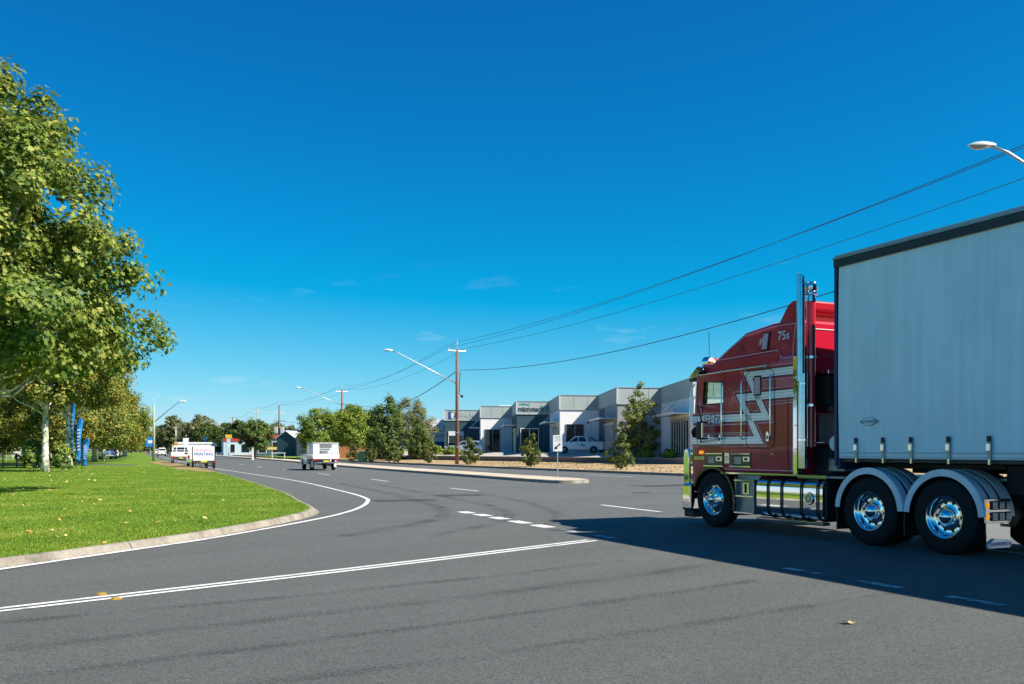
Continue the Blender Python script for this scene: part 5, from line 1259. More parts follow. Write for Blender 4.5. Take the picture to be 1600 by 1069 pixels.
# far traffic
for x, y, a, pnt, stl, lb in [(-66.0, 182, RD + math.pi, 'car_white', 'pickup', 'white oncoming pickup far up the road'), (-79, 208, RD, 'car_white', 'van', 'white van far ahead near the lawn edge'), (-96, 250, RD, 'car_white', 'suv', 'small white car at the end of the road'),
                              (-57.5, 131, RD + 0.2, 'car_blue', 'suv', 'blue car parked under the end of the tree row'), (-60.5, 138, RD + 0.3, 'car_white', 'suv', 'white car parked beyond the blue car'), (-57, 110, R(5), 'car_white', 'suv', 'white car behind the mesh fence'), (-50, 101, R(60), 'car_white', 'suv', 'white car between the two near plane trunks'), (-86, 226, RD, 'car_silver', 'pickup', 'silver vehicle among far traffic')]:
    car('distant_car', lb, 'car', (x, y, 0.14 if y < 140 else 0.004), a, pnt, stl, 'far traffic and parked cars')
bs = empty('blue_road_sign', (-62, 158, 0.1), R(12), 'round topped blue sign beside the far lawn edge', 'sign')
MB().cyl((0, 0.05, -0.2), (0, 0.05, 3.0), 0.05, 8).build('post', M['galv'], bs); MB().box(-0.75, 0.75, -0.03, 0.03, 1.9, 3.6).build('plate', M['flag_blue'], bs, bevel=0.1); MB().box(-0.4, 0.4, -0.045, -0.033, 2.5, 3.0).build('mark', M['trim_white'], bs)
bs2 = empty('blue_road_sign', (-95, 290, 0.1), R(12), 'wide blue direction sign before the skyline trees', 'sign')
for x in (-1.0, 1.0): MB().cyl((x, 0.06, -0.2), (x, 0.06, 5.6), 0.07, 8).build('post', M['galv'], bs2)
MB().box(-1.8, 1.8, -0.04, 0.04, 3.9, 5.6).build('plate', M['flag_blue'], bs2, bevel=0.05); MB().box(-1.2, 1.2, -0.055, -0.043, 4.6, 4.9).build('text_line', M['trim_white'], bs2)

# ================================================================== PRIME MOVER
TR = empty('prime_mover', (4.894, 17.933, 0.004), R(115.69), 'maroon cab-over prime mover with silver zigzag stripes and chrome fittings', 'truck')
YS = 1.20                                   # near (left) cab side
def prism_x(poly, x0, x1):
    """(y,z) polygon extruded along x"""
    n = len(poly); mb = MB()
    mb.add([(x0, y, z) for y, z in poly] + [(x1, y, z) for y, z in poly], [tuple(range(n)), tuple(range(2 * n - 1, n - 1, -1))] + [(i, i + n, (i + 1) % n + n, (i + 1) % n) for i in range(n)])
    return mb
def rrect(y0, y1, z0, z1, r, k=6):
    pts = []
    for cy, cz, a in ((y1 - r, z1 - r, 0), (y0 + r, z1 - r, 90), (y0 + r, z0 + r, 180), (y1 - r, z0 + r, 270)):
        for i in range(k + 1):
            t = R(a + 90 * i / k); pts.append((cy + r * math.cos(t), cz + r * math.sin(t)))
    return pts
# --- cab body with through-cut side windows
arch = []
a0, a1 = math.asin((1.05 - 0.5) / 0.64), None
angs = np.linspace(math.pi - a0, math.asin((0.76 - 0.5) / 0.64), 12)
arch = [(0.64 * math.cos(a), 0.5 + 0.64 * math.sin(a)) for a in angs]
cab_poly = [(0.66, 0.76), (0.68, 1.20), (0.66, 1.70), (0.60, 2.40), (0.54, 2.90), (0.48, 3.02), (0.30, 3.09), (-2.17, 3.09), (-2.19, 3.0), (-2.19, 1.05)] + arch
cabmb = MB().prism_y(cab_poly, -YS, YS)
cabo = cabmb.build('cab', M['maroon'], TR, bevel=0.05, seg=3)
cabo.data.materials.append(M['cab_dark'])
cutters = [MB().prism_y([(0.36, 2.16), (-0.27, 2.16), (-0.27, 2.74), (0.30, 2.77)], -1.6, 1.6).build('cutter', M['cab_dark'], TR),
           MB().prism_y([(1.2, 2.10), (-0.85, 2.10), (-0.85, 2.84), (1.2, 2.84)], -1.09, 1.09).build('cutter', M['cab_dark'], TR)]
for cu_ in cutters:
    bo_ = cabo.modifiers.new('cut', 'BOOLEAN'); bo_.operation = 'DIFFERENCE'; bo_.object = cu_; bo_.solver = 'EXACT'
dg = bpy.context.evaluated_depsgraph_get(); dg.update()
me = bpy.data.meshes.new_from_object(cabo.evaluated_get(dg))
cabo.modifiers.clear(); cabo.data = me
for cu_ in cutters: bpy.data.objects.remove(cu_)
me.polygons.foreach_set('use_smooth', [True] * len(me.polygons)); me.set_sharp_from_angle(angle=R(30))
while len(me.materials) < 2: me.materials.append(M['cab_dark'])
for p in me.polygons:                        # lining of the window tunnel
    c = p.center
    if -0.87 < c.x < 0.58 and 2.08 < c.z < 2.86 and abs(c.y) < 1.19: p.material_index = 1
for s in (-1, 1):
    MB().prism_y([(0.36, 2.16), (-0.27, 2.16), (-0.27, 2.74), (0.30, 2.77)], s * (YS - 0.03), s * (YS - 0.02)).build('side_window', M['cab_glass'], TR)
MB().box(-0.27, 0.35, YS - 0.018, YS + 0.004, 2.315, 2.335).build('window_bar', M['black'], TR)
MB().prism_y([(0.34, 2.16), (-0.27, 2.16), (-0.27, 2.315), (0.345, 2.315)], YS - 0.016, YS - 0.008).build('lower_window', M['maroon'], TR)
MB().box(-0.27, -0.12, 0.2, 0.9, 2.60, 2.78).build('sun_visor', M['black'], TR)
wsx = lambda z: 0.66 - (z - 1.7) * 0.1
MB().add([(wsx(2.05) + 0.045, -1.08, 2.05), (wsx(2.05) + 0.045, 1.08, 2.05), (wsx(2.84) + 0.06, 1.05, 2.84), (wsx(2.84) + 0.06, -1.05, 2.84)], [(0, 1, 2, 3)]).build('windscreen', M['cab_glass'], TR)
for y in (0.62, -0.62):
    MB().box(-0.75, -0.55, y - 0.25, y + 0.25, 2.10, 2.62).build('seat', M['cab_dark'], TR, bevel=0.04)
MB().lathe([(0.20, 0.0), (0.215, 0.012), (0.225, 0.0), (0.215, -0.012), (0.20, 0.0)], 'x', (0.25, -0.62, 2.2), 20).build('steering_wheel', M['black'], TR)
gr = MB().box(0.69, 0.72, -0.75, 0.75, 0.95, 1.95).build('grille', M['chrome_soft'], TR)
for k in range(11): MB().box(0.723, 0.75, -0.72, 0.72, 1.0 + k * 0.085, 1.04 + k * 0.085).build('grille_slat', M['chrome'], gr)
# --- roof cap (raised sleeper roof)
def cap_poly(i): return [(0.10 - i * 1.2, 3.05), (0.02 - i, 3.11), (-0.36, 3.33), (-0.81, 3.58), (-1.5, 3.665), (-2.15, 3.66), (-2.19, 3.60), (-2.19, 3.05)]
capw = lambda z: YS - 0.012 - 0.10 * max(0, (z - 3.08) / 0.6) ** 1.5
rc = MB().prism_y(cap_poly(0), lambda z: -capw(z), capw).build('roof_cap', M['maroon'], TR, bevel=0.06, seg=3)
for p in rc.data.polygons: p.use_smooth = False
# side ledge crease below the cap: shadowed step
MB().prism_y([(-0.05, 2.955), (-1.72, 2.975), (-1.78, 3.10), (-1.80, 3.12), (-1.72, 3.135), (-0.08, 3.09)], YS - 0.01, YS + 0.018).build('roof_ledge', M['maroon'], TR, bevel=0.012)
def polyline_band(pts, w):
    """mitred flat band in (x,z); returns left and right outlines"""
    L, Rr = [], []
    n = len(pts)
    for i, p in enumerate(pts):
        d0 = norm2((pts[i][0] - pts[i - 1][0], pts[i][1] - pts[i - 1][1])) if i else None
        d1 = norm2((pts[i + 1][0] - pts[i][0], pts[i + 1][1] - pts[i][1])) if i < n - 1 else None
        d0 = d0 or d1; d1 = d1 or d0
        n0, n1 = (-d0[1], d0[0]), (-d1[1], d1[0])
        m_ = (n0[0] + n1[0], n0[1] + n1[1]); L2 = m_[0] ** 2 + m_[1] ** 2
        k = min(2 / L2 if L2 > 1e-6 else 1, 6)
        m_ = (m_[0] * k * w / 2, m_[1] * k * w / 2)
        L.append((p[0] + m_[0], p[1] + m_[1])); Rr.append((p[0] - m_[0], p[1] - m_[1]))
    return L, Rr
def band(name, pts, w, y, m, parent=TR, fn=None):
    L, Rr = polyline_band(pts, w); n = len(pts); mb = MB()
    yy = fn or (lambda z: y)
    mb.v = [(x, yy(z), z) for x, z in L] + [(x, yy(z), z) for x, z in Rr]
    mb.f = [(i, i + 1, n + i + 1, n + i) for i in range(n - 1)]
    return mb.build(name, m, parent)
def rloop(x0, x1, z0, z1, r, k=4):
    p = [(a, b) for a, b in rrect(x0, x1, z0, z1, r, k)]; return p + [p[0], p[1]]
rib1 = [(-2.17, 2.80), (-0.97, 2.795), (-1.455, 2.04), (0.655, 2.04)]
rib2 = [(-2.17, 2.415), (-0.77, 2.40), (-1.265, 1.63), (0.67, 1.63)]
for rb in (rib1, rib2):
    band('pinstripe', rb, 0.235, YS + 0.0015, M['pin']); band('stripe_ground', rb, 0.222, YS + 0.003, M['maroon'])
for rb in (rib1, rib2): band('stripe_edge', rb, 0.165, YS + 0.0045, M['stripe_edge'])
for rb in (rib1, rib2): band('stripe', rb, 0.128, YS + 0.006, M['stripe'])
for rb in (rib1, rib2):
    for d in (0.028, -0.028):
        Lp, Rp = polyline_band(rb, abs(d) * 2); band('stripe_line', Lp if d > 0 else Rp, 0.0045, YS + 0.0072, M['stripe_edge'])
# panel gaps, doors and locker outlines
gap = lambda nm, pts: band(nm, pts, 0.012, YS + 0.0085, M['black'])
gap('door_gap', rloop(-0.315, 0.50, 1.52, 2.90, 0.10)); gap('locker_gap', rloop(-1.66, -0.93, 1.48, 2.86, 0.12))
band('pinstripe', [(-0.14, 3.135), (-0.42, 3.30), (-0.84, 3.52), (-1.5, 3.60), (-2.10, 3.59), (-2.12, 3.2), (-2.12, 3.02), (-1.86, 3.02)], 0.010, 0, M['pin'], fn=lambda z: capw(z) + 0.022)
band('pinstripe', [(-0.14, 3.135), (-1.74, 3.17), (-1.86, 3.02)], 0.010, 0, M['pin'], fn=lambda z: capw(z) + 0.022)
band('pinstripe', [(-0.30, 1.10), (-2.10, 1.10), (-2.10, 2.26), (-1.5, 2.24)], 0.010, YS + 0.0018, M['pin'])
band('pinstripe', [(0.44, 2.12), (-0.27, 2.13), (-0.27, 2.20)], 0.010, YS + 0.0018, M['pin'])
band('pinstripe', [(0.60, 1.92), (-1.02, 1.92)], 0.010, YS + 0.0018, M['pin']); band('pinstripe', [(0.60, 1.77), (-1.10, 1.77)], 0.010, YS + 0.0018, M['pin'])
# scroll ornaments (gold) as small petals
def flourish(x, z, s, m, y=YS + 0.0025, fn=None):
    mb = MB()
    for k in range(7):
        a = R(-30 + k * 40); c, q = math.cos(a), math.sin(a)
        pts = [(0.15, 0), (0.55, 0.16), (1.0, 0.02), (0.6, -0.12)]
        yy = (fn(z) + 0.003) if fn else y
        mb.add([(x + (p * c - t * q) * s, yy, z + (p * q + t * c) * s) for p, t in pts], [(0, 1, 2, 3)])
    return mb.build('scroll_ornament', m, TR)
for x, z, s in ((-0.60, 2.62, 0.10), (-1.55, 2.60, 0.09), (-1.42, 1.30, 0.12), (0.30, 2.98, 0.09), (-0.72, 2.62, 0.06)): flourish(x, z, s, M['gold'])
flourish(-0.72, 3.28, 0.11, M['gold'], fn=capw); flourish(-1.30, 3.35, 0.09, M['stripe'], fn=capw)
# windows in the sleeper: pink-red louvre panels
def marker_panel(x0, x1, z0, z1, fn):
    f = MB().prism_y([(x0 - .025, z0 - .025), (x1 + .025, z0 - .025), (x1 + .025, z1 + .025), (x0 - .025, z1 + .025)], lambda z: fn(z) - 0.01, lambda z: fn(z) + 0.010).build('sleeper_vent', M['black_gloss'], TR, bevel=0.006)
    k = 9
    for j in range(k):
        za = z0 + (z1 - z0) * j / k
        MB().prism_y([(x0, za + 0.004), (x1, za + 0.004), (x1, za + (z1 - z0) / k - 0.004), (x0, za + (z1 - z0) / k - 0.004)], lambda z: fn(z) + 0.011, lambda z: fn(z) + 0.018).build('louvre', M['pink_grille'], f)
marker_panel(-1.45, -1.33, 3.22, 3.50, lambda z: capw(z)); marker_panel(-1.31, -1.17, 2.44, 2.74, lambda z: YS + 0.004)
text('75s', 'lettering', M['decal'], 0.21, face_mtx((-1.84, capw(3.42) + 0.012, 3.41), (-1, 0, 0)), TR, 0.002, offs=0.003)
text('MENZ', 'lettering', M['red_sign'], 0.235, face_mtx((0.105, YS + 0.0085, 2.012), (-1, 0, 0)), TR, 0.001, offs=0.010)
text('MENZ', 'lettering', M['car_white'], 0.235, face_mtx((0.12, YS + 0.011, 2.025), (-1, 0, 0)), TR, 0.003, offs=0.005)
text('freight', 'lettering', M['decal'], 0.06, face_mtx((0.06, YS + 0.006, 1.86), (-1, 0, 0)), TR, 0.001)
# --- chrome trim
def chrome_tube(name, pts, r, m='chrome', parent=TR): return MB().tube(pts, r, 8).build(name, M[m], parent, True, auto=60)
for x, zb, zt in ((-0.31, 1.65, 2.70), (-0.87, 1.64, 2.72), (-1.63, 1.64, 2.76)):
    chrome_tube('grab_rail', [(x, YS, zb), (x, YS + 0.06, zb + 0.02), (x, YS + 0.07, zb + 0.08), (x, YS + 0.07, zt - 0.08), (x, YS + 0.06, zt - 0.02), (x, YS, zt)], 0.014)
chrome_tube('gutter_rail', [(0.40, YS + 0.03, 2.895), (-0.5, YS + 0.035, 2.915), (-1.52, YS + 0.03, 2.925)], 0.018)
for x in (-0.25, -0.95, -1.48): MB().box(x - 0.02, x + 0.02, YS - 0.01, YS + 0.05, 2.88, 2.93).build('rail_clip', M['dull_steel'], TR)
MB().box(-2.20, -0.24, YS - 0.02, YS + 0.022, 1.015, 1.045).build('sill_strip', M['chrome'], TR)
MB().box(-2.20, -2.15, YS + 0.004, YS + 0.03, 1.02, 3.02).build('corner_strip', M['chrome'], TR); MB().box(-2.235, -2.203, YS - 0.10, YS + 0.03, 1.02, 3.02).build('corner_strip', M['chrome'], TR)
for z in (1.45, 1.85, 2.25, 2.65): MB().box(-2.215, -2.16, YS + 0.031, YS + 0.045, z, z + 0.03).build('hinge', M['chrome_soft'], TR)
for x, z in ((-1.50, 1.69), (-0.19, 1.66)):
    MB().prism_y([(x - 0.035, z - 0.085), (x + 0.035, z - 0.085), (x + 0.035, z + 0.05), (x, z + 0.10), (x - 0.035, z + 0.05)], YS + 0.008, YS + 0.022).build('door_lock', M['chrome_soft'], TR, bevel=0.004)
    MB().box(x - 0.013, x + 0.013, YS + 0.023, YS + 0.028, z - 0.05, z + 0.02).build('lock_slot', M['black'], TR)
for x0, x1 in ((-0.28, 0.23), (-1.05, -0.54)):
    v = MB().box(x0, x1, YS + 0.0025, YS + 0.012, 1.17, 1.395).build('step_recess', M['black_gloss'], TR)
    MB().box(x0 - 0.03, x1 + 0.03, YS + 0.003, YS + 0.05, 1.135, 1.168).build('step_lip', M['chrome'], v, bevel=0.006); MB().box(x0, x1, YS + 0.013, YS + 0.03, 1.375, 1.395).build('step_head', M['chrome'], v)
    MB().box(x0 + 0.02, x0 + 0.20, YS + 0.0125, YS + 0.02, 1.24, 1.335).build('step_light', M['chrome_soft'], v, bevel=0.005); MB().box(x0 + 0.08, x0 + 0.15, YS + 0.0205, YS + 0.025, 1.265, 1.31).build('step_badge', M['black'], v)
    MB().box(x0 + 0.24, x0 + 0.44, YS + 0.0125, YS + 0.018, 1.20, 1.33).build('step_plate', M['dull_steel'], v)
pb = MB().box(-0.46, -0.33, YS + 0.0025, YS + 0.015, 1.20, 1.405).build('name_plate', M['chrome_soft'], TR, bevel=0.012)
text('25', 'lettering', M['dull_steel'], 0.12, face_mtx((-0.395, YS + 0.017, 1.30), (-1, 0, 0)), pb, 0.001, shear=0.2)
MB().box(0.28, 0.60, YS + 0.0025, YS + 0.012, 1.27, 1.33).build('maker_badge', M['chrome'], TR, bevel=0.004)
text('KENWORTH', 'lettering', M['black'], 0.058, face_mtx((0.44, YS + 0.0135, 1.30), (-1, 0, 0)), TR, 0.001)
MB().box(0.30, 0.42, YS, YS + 0.03, 1.375, 1.44).build('side_indicator', M['amber_lit'], TR, bevel=0.01); MB().box(0.52, 0.58, YS, YS + 0.015, 1.40, 1.42).build('marker_light', M['amber'], TR); MB().box(-1.66, -1.58, YS, YS + 0.02, 1.37, 1.40).build('marker_light', M['amber'], TR)
MB().box(-2.0, -1.99, YS + 0.003, YS + 0.008, 1.10, 2.35).build('panel_seam', M['black'], TR)
# wheel arch rim and black inner guard
def arc_strip(cx, cz, r0, r1, y0, y1, a0, a1, k=18):
    mb = MB()
    for i in range(k + 1):
        a = R(a0 + (a1 - a0) * i / k); c, s_ = math.cos(a), math.sin(a)
        mb.v += [(cx + r0 * c, y0, cz + r0 * s_), (cx + r1 * c, y0, cz + r1 * s_), (cx + r1 * c, y1, cz + r1 * s_), (cx + r0 * c, y1, cz + r0 * s_)]
    for i in range(k):
        for t in range(4): mb.f.append((i * 4 + t, i * 4 + (t + 1) % 4, (i + 1) * 4 + (t + 1) % 4, (i + 1) * 4 + t))
    mb.f += [(0, 1, 2, 3), (k * 4, k * 4 + 3, k * 4 + 2, k * 4 + 1)]
    return mb
for s in (1, -1):
    y0, y1 = (0.80, YS + 0.035) if s > 0 else (-YS - 0.035, -0.80)
    arc_strip(0, 0.5, 0.60, 0.642, y0, y1, 24, 195).build('wheel_arch', M['black_gloss'], TR, True, auto=40)
MB().box(-0.62, 0.62, -0.80, 0.80, 0.62, 1.02).build('under_cab_blocker', M['chassis'], TR)  # dark fill box added under the cab to block light
# --- visor, horn cluster, lights, aerial, mirrors
MB().prism_y([(0.50, 2.88), (0.80, 2.86), (0.83, 2.90), (0.56, 3.08), (0.46, 3.06)], -1.16, 1.16).build('sun_shield', M['chrome'], TR, bevel=0.01)
MB().box(0.55, 0.84, -1.15, 1.15, 2.80, 2.855).build('sun_shield_lip', M['black'], TR, bevel=0.015)
MB().lathe([(0, 0.06), (0.05, 0.06), (0.07, 0.03), (0.07, -0.03), (0.05, -0.06), (0, -0.06)], 'y', (0.30, YS + 0.05, 2.965), 18).build('round_lamp', M['black_gloss'], TR, True, auto=40)
MB().lathe([(0, 0.0), (0.035, -0.012)], 'y', (0.30, YS + 0.115, 2.965), 14).build('lamp_lens', M['lens'], TR)
for j, (x, y) in enumerate([(0.02, 0.6), (0.10, 0.2), (0.16, -0.2), (0.22, 0.75), (0.30, 0.4)]):
    chrome_tube('air_horn', [(x - 0.25, y, 3.15), (x, y, 3.165), (x + 0.16, y, 3.175), (x + 0.20, y, 3.18)], [0.02, 0.025, 0.05, 0.08] if False else 0.035)
for y in (0.95, 0.5, 0.05, -0.5, -0.95):
    MB().sphere((0.20, y, 3.13), 0.06, 10, 6, (1.4, 1, 1)).build('roof_light', M['amber'], TR, True)
hc = MB().lathe([(0.0, -0.1), (0.09, -0.1), (0.12, 0.05), (0.09, 0.10), (0, 0.1)], 'x', (0.42, 1.0, 3.15), 14).build('spot_lamp', M['chrome'], TR, True, auto=40)
MB().lathe([(0.0, -0.1), (0.09, -0.1), (0.12, 0.05), (0.09, 0.10), (0, 0.1)], 'x', (0.50, 0.80, 3.15), 14).build('spot_lamp', M['red'], TR, True, auto=40)
chrome_tube('aerial', [(0.44, 0.95, 3.03), (0.46, 0.96, 3.75)], 0.006, 'black')
for s in (1, -1):
    yo = s * (YS + 0.22)
    mh = MB().box(-0.08, 0.08, yo - 0.10, yo + 0.10, 1.66, 2.0).build('mirror', M['black'], TR, bevel=0.03); mh.location = (0.06, 0, -0.01) if s > 0 else (0.62, 0, 0.50)
    MB().box(-0.095, -0.082, yo - 0.085, yo + 0.085, 1.69, 1.97).build('mirror_glass', M['chrome'], mh)
    if s > 0:
        chrome_tube('mirror_arm', [(0.52, s * YS, 2.30), (0.25, s * (YS + 0.16), 2.22), (0.08, yo, 1.98)], 0.014, 'black'); chrome_tube('mirror_arm', [(0.40, s * YS, 1.60), (0.10, yo, 1.66)], 0.014, 'black')
        MB().lathe([(0, 0.06), (0.08, 0.05), (0.105, 0), (0.09, -0.01), (0, -0.01)], 'x', (0.42, YS + 0.10, 1.79), 14).build('spot_mirror', M['black_gloss'], TR, True, auto=40)
    else:
        chrome_tube('mirror_arm', [(0.55, s * YS, 2.55), (0.64, yo, 2.49)], 0.016, 'black')
chrome_tube('pillar_rail', [(0.60, YS + 0.03, 1.95), (0.66, YS + 0.06, 2.1), (0.62, YS + 0.06, 2.62), (0.56, YS + 0.02, 2.74)], 0.016)
# --- bull bar and bumper
bum = prism_x(rrect(-1.22, 1.22, 0.26, 0.80, 0.06, 4), 0.70, 1.0)
bum.build('bumper', M['chrome'], TR, bevel=0.05, seg=3)
MB().box(0.66, 0.96, -1.18, 1.18, 0.14, 0.262).build('air_dam', M['black'], TR, bevel=0.02)
for y in (1.10, -1.10, 0.45, -0.45):
    up = [(0.86, 0.80), (1.04, 0.80), (1.055, 1.30), (1.03, 1.44), (0.97, 1.49), (0.90, 1.46), (0.87, 1.30)]
    MB().prism_y(up, y - 0.03, y + 0.03).build('bar_upright', M['chrome'], TR, bevel=0.015)
for z in (1.42, 1.16, 0.90): chrome_tube('cross_tube', [(0.95, -1.07, z), (0.95, 1.07, z)], 0.036, 'chrome')
for z in (1.40, 0.86): MB().box(0.70, 0.90, 1.08, 1.12, z - 0.03, z + 0.03).build('bar_bracket', M['dull_steel'], TR)
for s in (1, -1):
    MB().box(0.66, 0.78, s * 0.98 - 0.20, s * 0.98 + 0.20, 1.18, 1.42).build('headlight_bezel', M['chrome'], TR, bevel=0.02)
    for dy in (-0.095, 0.095): MB().lathe([(0, 0.03), (0.05, 0.025), (0.085, 0)], 'x', (0.782, s * 0.98 + dy, 1.30), 14).build('headlight', M['lens'], TR, True)
    MB().box(0.66, 0.76, s * 1.16 - 0.03, s * 1.16 + 0.045, 1.22, 1.36).build('indicator', M['amber'], TR, bevel=0.015)
# --- frame, axles
for s in (1, -1): MB().box(-6.15, 0.6, s * 0.43 - 0.045, s * 0.43 + 0.045, 0.70, 0.98).build('chassis_rail', M['chassis'], TR)
for x in (-1.0, -2.6, -3.2, -4.42, -5.8, -6.1): MB().box(x - 0.06, x + 0.06, -0.38, 0.38, 0.72, 0.96).build('cross_member', M['chassis'], TR)
for x in (0, -3.755, -5.087):
    MB().cyl((x, -1.0, 0.525), (x, 1.0, 0.525), 0.075, 10).build('axle', M['chassis'], TR)
    if x: MB().sphere((x, 0, 0.525), 0.24, 14, 10, (1, 1.1, 1)).build('differential', M['chassis'], TR, True)
for s in (1, -1):
    MB().box(-5.5, -3.35, s * 0.52 - 0.04, s * 0.52 + 0.04, 0.40, 0.62).build('suspension_beam', M['chassis'], TR)
    for x in (-4.15, -5.45): MB().cyl((x, s * 0.52, 0.60), (x, s * 0.52, 0.80), 0.12, 12).build('air_bag', M['black'], TR)
fw = MB().prism_z([(-3.9, -0.45), (-3.9, 0.45), (-4.5, 0.45), (-5.2, 0.38), (-5.0, 0.12), (-4.6, 0.1), (-4.6, -0.1), (-5.0, -0.12), (-5.2, -0.38), (-4.5, -0.45)], 1.10, 1.17).build('fifth_wheel', M['chassis'], TR)
MB().prism_y([(-4.9, 0.985), (-4.0, 0.985), (-4.25, 1.098), (-4.65, 1.098)], -0.5, 0.5).build('turntable_base', M['chassis'], TR)
# deck plates behind the cab
for j in range(3):
    MB().box(-2.26 - 0.33 * j - 0.32, -2.26 - 0.33 * j, -1.0, 1.18, 1.0, 1.03).build('deck_plate', M['tread'], TR)
for j in range(5):
    MB().box(-3.30 - 0.60 * j - 0.57, -3.30 - 0.60 * j, -0.40, 0.40, 1.0, 1.02).build('deck_plate', M['tread'], TR)
MB().box(-2.88, -2.24, 1.182, 1.215, 0.985, 1.035).build('deck_edge', M['chrome'], TR)
# --- fuel tank, steps, battery box
def tank_sec(): return rrect(0.60, 1.215, 0.285, 0.985, 0.17, 7)
tk = prism_x(tank_sec(), -2.80, -1.22).build('fuel_tank', M['chrome'], TR, smooth=True, auto=40)
for x in (-1.52, -1.86, -2.33, -2.70):
    for d in (-0.022, 0.022):
        prism_x(rrect(0.59, 1.225, 0.275, 0.995, 0.175, 7), x + d - 0.010, x + d + 0.010).build('tank_strap', M['black'], tk)
MB().lathe([(0.0, 0.03), (0.09, 0.03), (0.105, 0.0), (0.105, -0.02)], 'y', (-2.515, 1.218, 0.655), 24).build('filler_cap', M['chrome_soft'], tk, True, auto=40)
MB().lathe([(0.02, 0.0), (0.075, 0.0)], 'y', (-2.515, 1.25, 0.655), 20).build('cap_recess', M['dull_steel'], tk)
MB().box(-2.82, -1.22, 1.06, 1.235, 0.225, 0.275).build('tank_step', M['chrome'], TR, bevel=0.01)
MB().box(-2.86, -2.81, 0.62, 1.19, 0.30, 0.97).build('tank_end', M['chassis'], TR, bevel=0.04)
bb = MB().box(-1.14, -0.62, 0.75, 1.14, 0.30, 0.90).build('battery_box', M['dull_steel'], TR, bevel=0.015)
for z, m_ in ((0.885, 'chrome'), (0.60, 'chrome_soft'), (0.30, 'chrome_soft')):
    MB().box(-1.13, -0.60, 1.10, 1.22, z, z + 0.035).build('cab_step', M[m_], TR, bevel=0.006)
for x in (-1.12, -0.63): MB().box(x - 0.02, x + 0.02, 1.141, 1.20, 0.30, 0.89).build('step_side', M['dull_steel'], TR)
MB().box(-0.95, -0.78, 1.142, 1.16, 0.66, 0.86).build('box_latch_panel', M['chrome_soft'], bb); MB().box(-1.08, -0.98, 1.142, 1.165, 0.66, 0.86).build('box_latch_panel', M['tread'], bb); MB().box(-0.87, -0.85, 1.161, 1.18, 0.68, 0.84).build('latch', M['black'], bb)
MB().box(-0.64, -0.60, 1.15, 1.19, 0.93, 0.96).build('marker_light', M['red_lens'], TR)
MB().box(-1.2, -0.58, 0.2, 1.10, 0.92, 1.0).build('step_deck', M['tread'], TR)
# --- exhaust stacks and air intake
ex = [(-2.345, 1.20, 1.15), (-2.345, 1.20, 1.6), (-2.345, 1.20, 2.72)]
MB().tube(ex, 0.082, 20).build('muffler', M['stack_chrome'], TR, True, auto=50)
chrome_tube('exhaust_stack', [(-2.335, 1.235, 2.60), (-2.335, 1.235, 4.26)], 0.068, 'stack_chrome')
MB().add([(-2.335 + 0.068 * math.cos(2 * math.pi * k / 16), 1.235 + 0.068 * math.sin(2 * math.pi * k / 16), z_) for z_f in (0, 1) for k in range(16) for z_ in [4.255 if z_f == 0 else 4.30 + 0.85 * 0.068 * (1 + math.cos(2 * math.pi * k / 16))]], [(k, (k + 1) % 16, 16 + (k + 1) % 16, 16 + k) for k in range(16)]).build('stack_tip', M['stack_chrome'], TR, True)
chrome_tube('exhaust_stack', [(-2.31, -1.12, 1.15), (-2.31, -1.12, 4.10), (-2.335, -1.12, 4.29), (-2.38, -1.12, 4.36)], 0.066)
for z in (1.7, 2.5): MB().box(-2.36, -2.20, 1.0, 1.10, z, z + 0.03).build('stack_bracket', M['dull_steel'], TR)
for z in (1.62, 2.55): MB().lathe([(0.083, -0.012), (0.092, -0.012), (0.092, 0.012), (0.083, 0.012)], 'z', (-2.345, 1.20, z), 18).build('clamp', M['chrome'], TR)
it = MB().tube([(-2.34, 1.02, 1.5), (-2.34, 1.02, 3.95)], 0.076, 18).build('intake_pipe', M['red'], TR, True, auto=50)
MB().lathe([(0.077, 0), (0.09, 0.0), (0.09, 0.05), (0.078, 0.055), (0.078, 0.10), (0.108, 0.12), (0.112, 0.15), (0.10, 0.17), (0.112, 0.19), (0.112, 0.30), (0.10, 0.32), (0, 0.34)], 'z', (-2.34, 1.02, 3.93), 20).build('pre_cleaner', M['chrome'], it, True, auto=40)
for z in (3.0, 2.2): MB().lathe([(0.077, -0.02), (0.086, -0.02), (0.086, 0.02), (0.077, 0.02)], 'z', (-2.34, 1.02, z), 18).build('clamp', M['chrome'], it)
# far side intake dome
MB().lathe([(0, 0.42), (0.12, 0.4), (0.12, 0.2), (0.09, 0.15), (0.08, -0.5)], 'z', (-2.5, -0.95, 3.95), 16).build('pre_cleaner', M['chrome'], TR, True, auto=40)
# --- wind deflector on the roof
MB().prism_y([(-1.58, 3.62), (-1.80, 3.86), (-1.88, 3.97), (-2.02, 4.0), (-2.16, 3.99), (-2.16, 3.83), (-2.06, 3.80), (-1.98, 3.63)], -1.04, 1.04).build('roof_deflector', M['red'], TR, bevel=0.03)
for s in (1, -1): MB().prism_y([(-1.60, 3.60), (-1.85, 3.93), (-1.96, 3.99), (-2.18, 3.99), (-2.20, 3.62)], s * 1.045, s * 1.075).build('deflector_end', M['maroon'], TR, bevel=0.01)
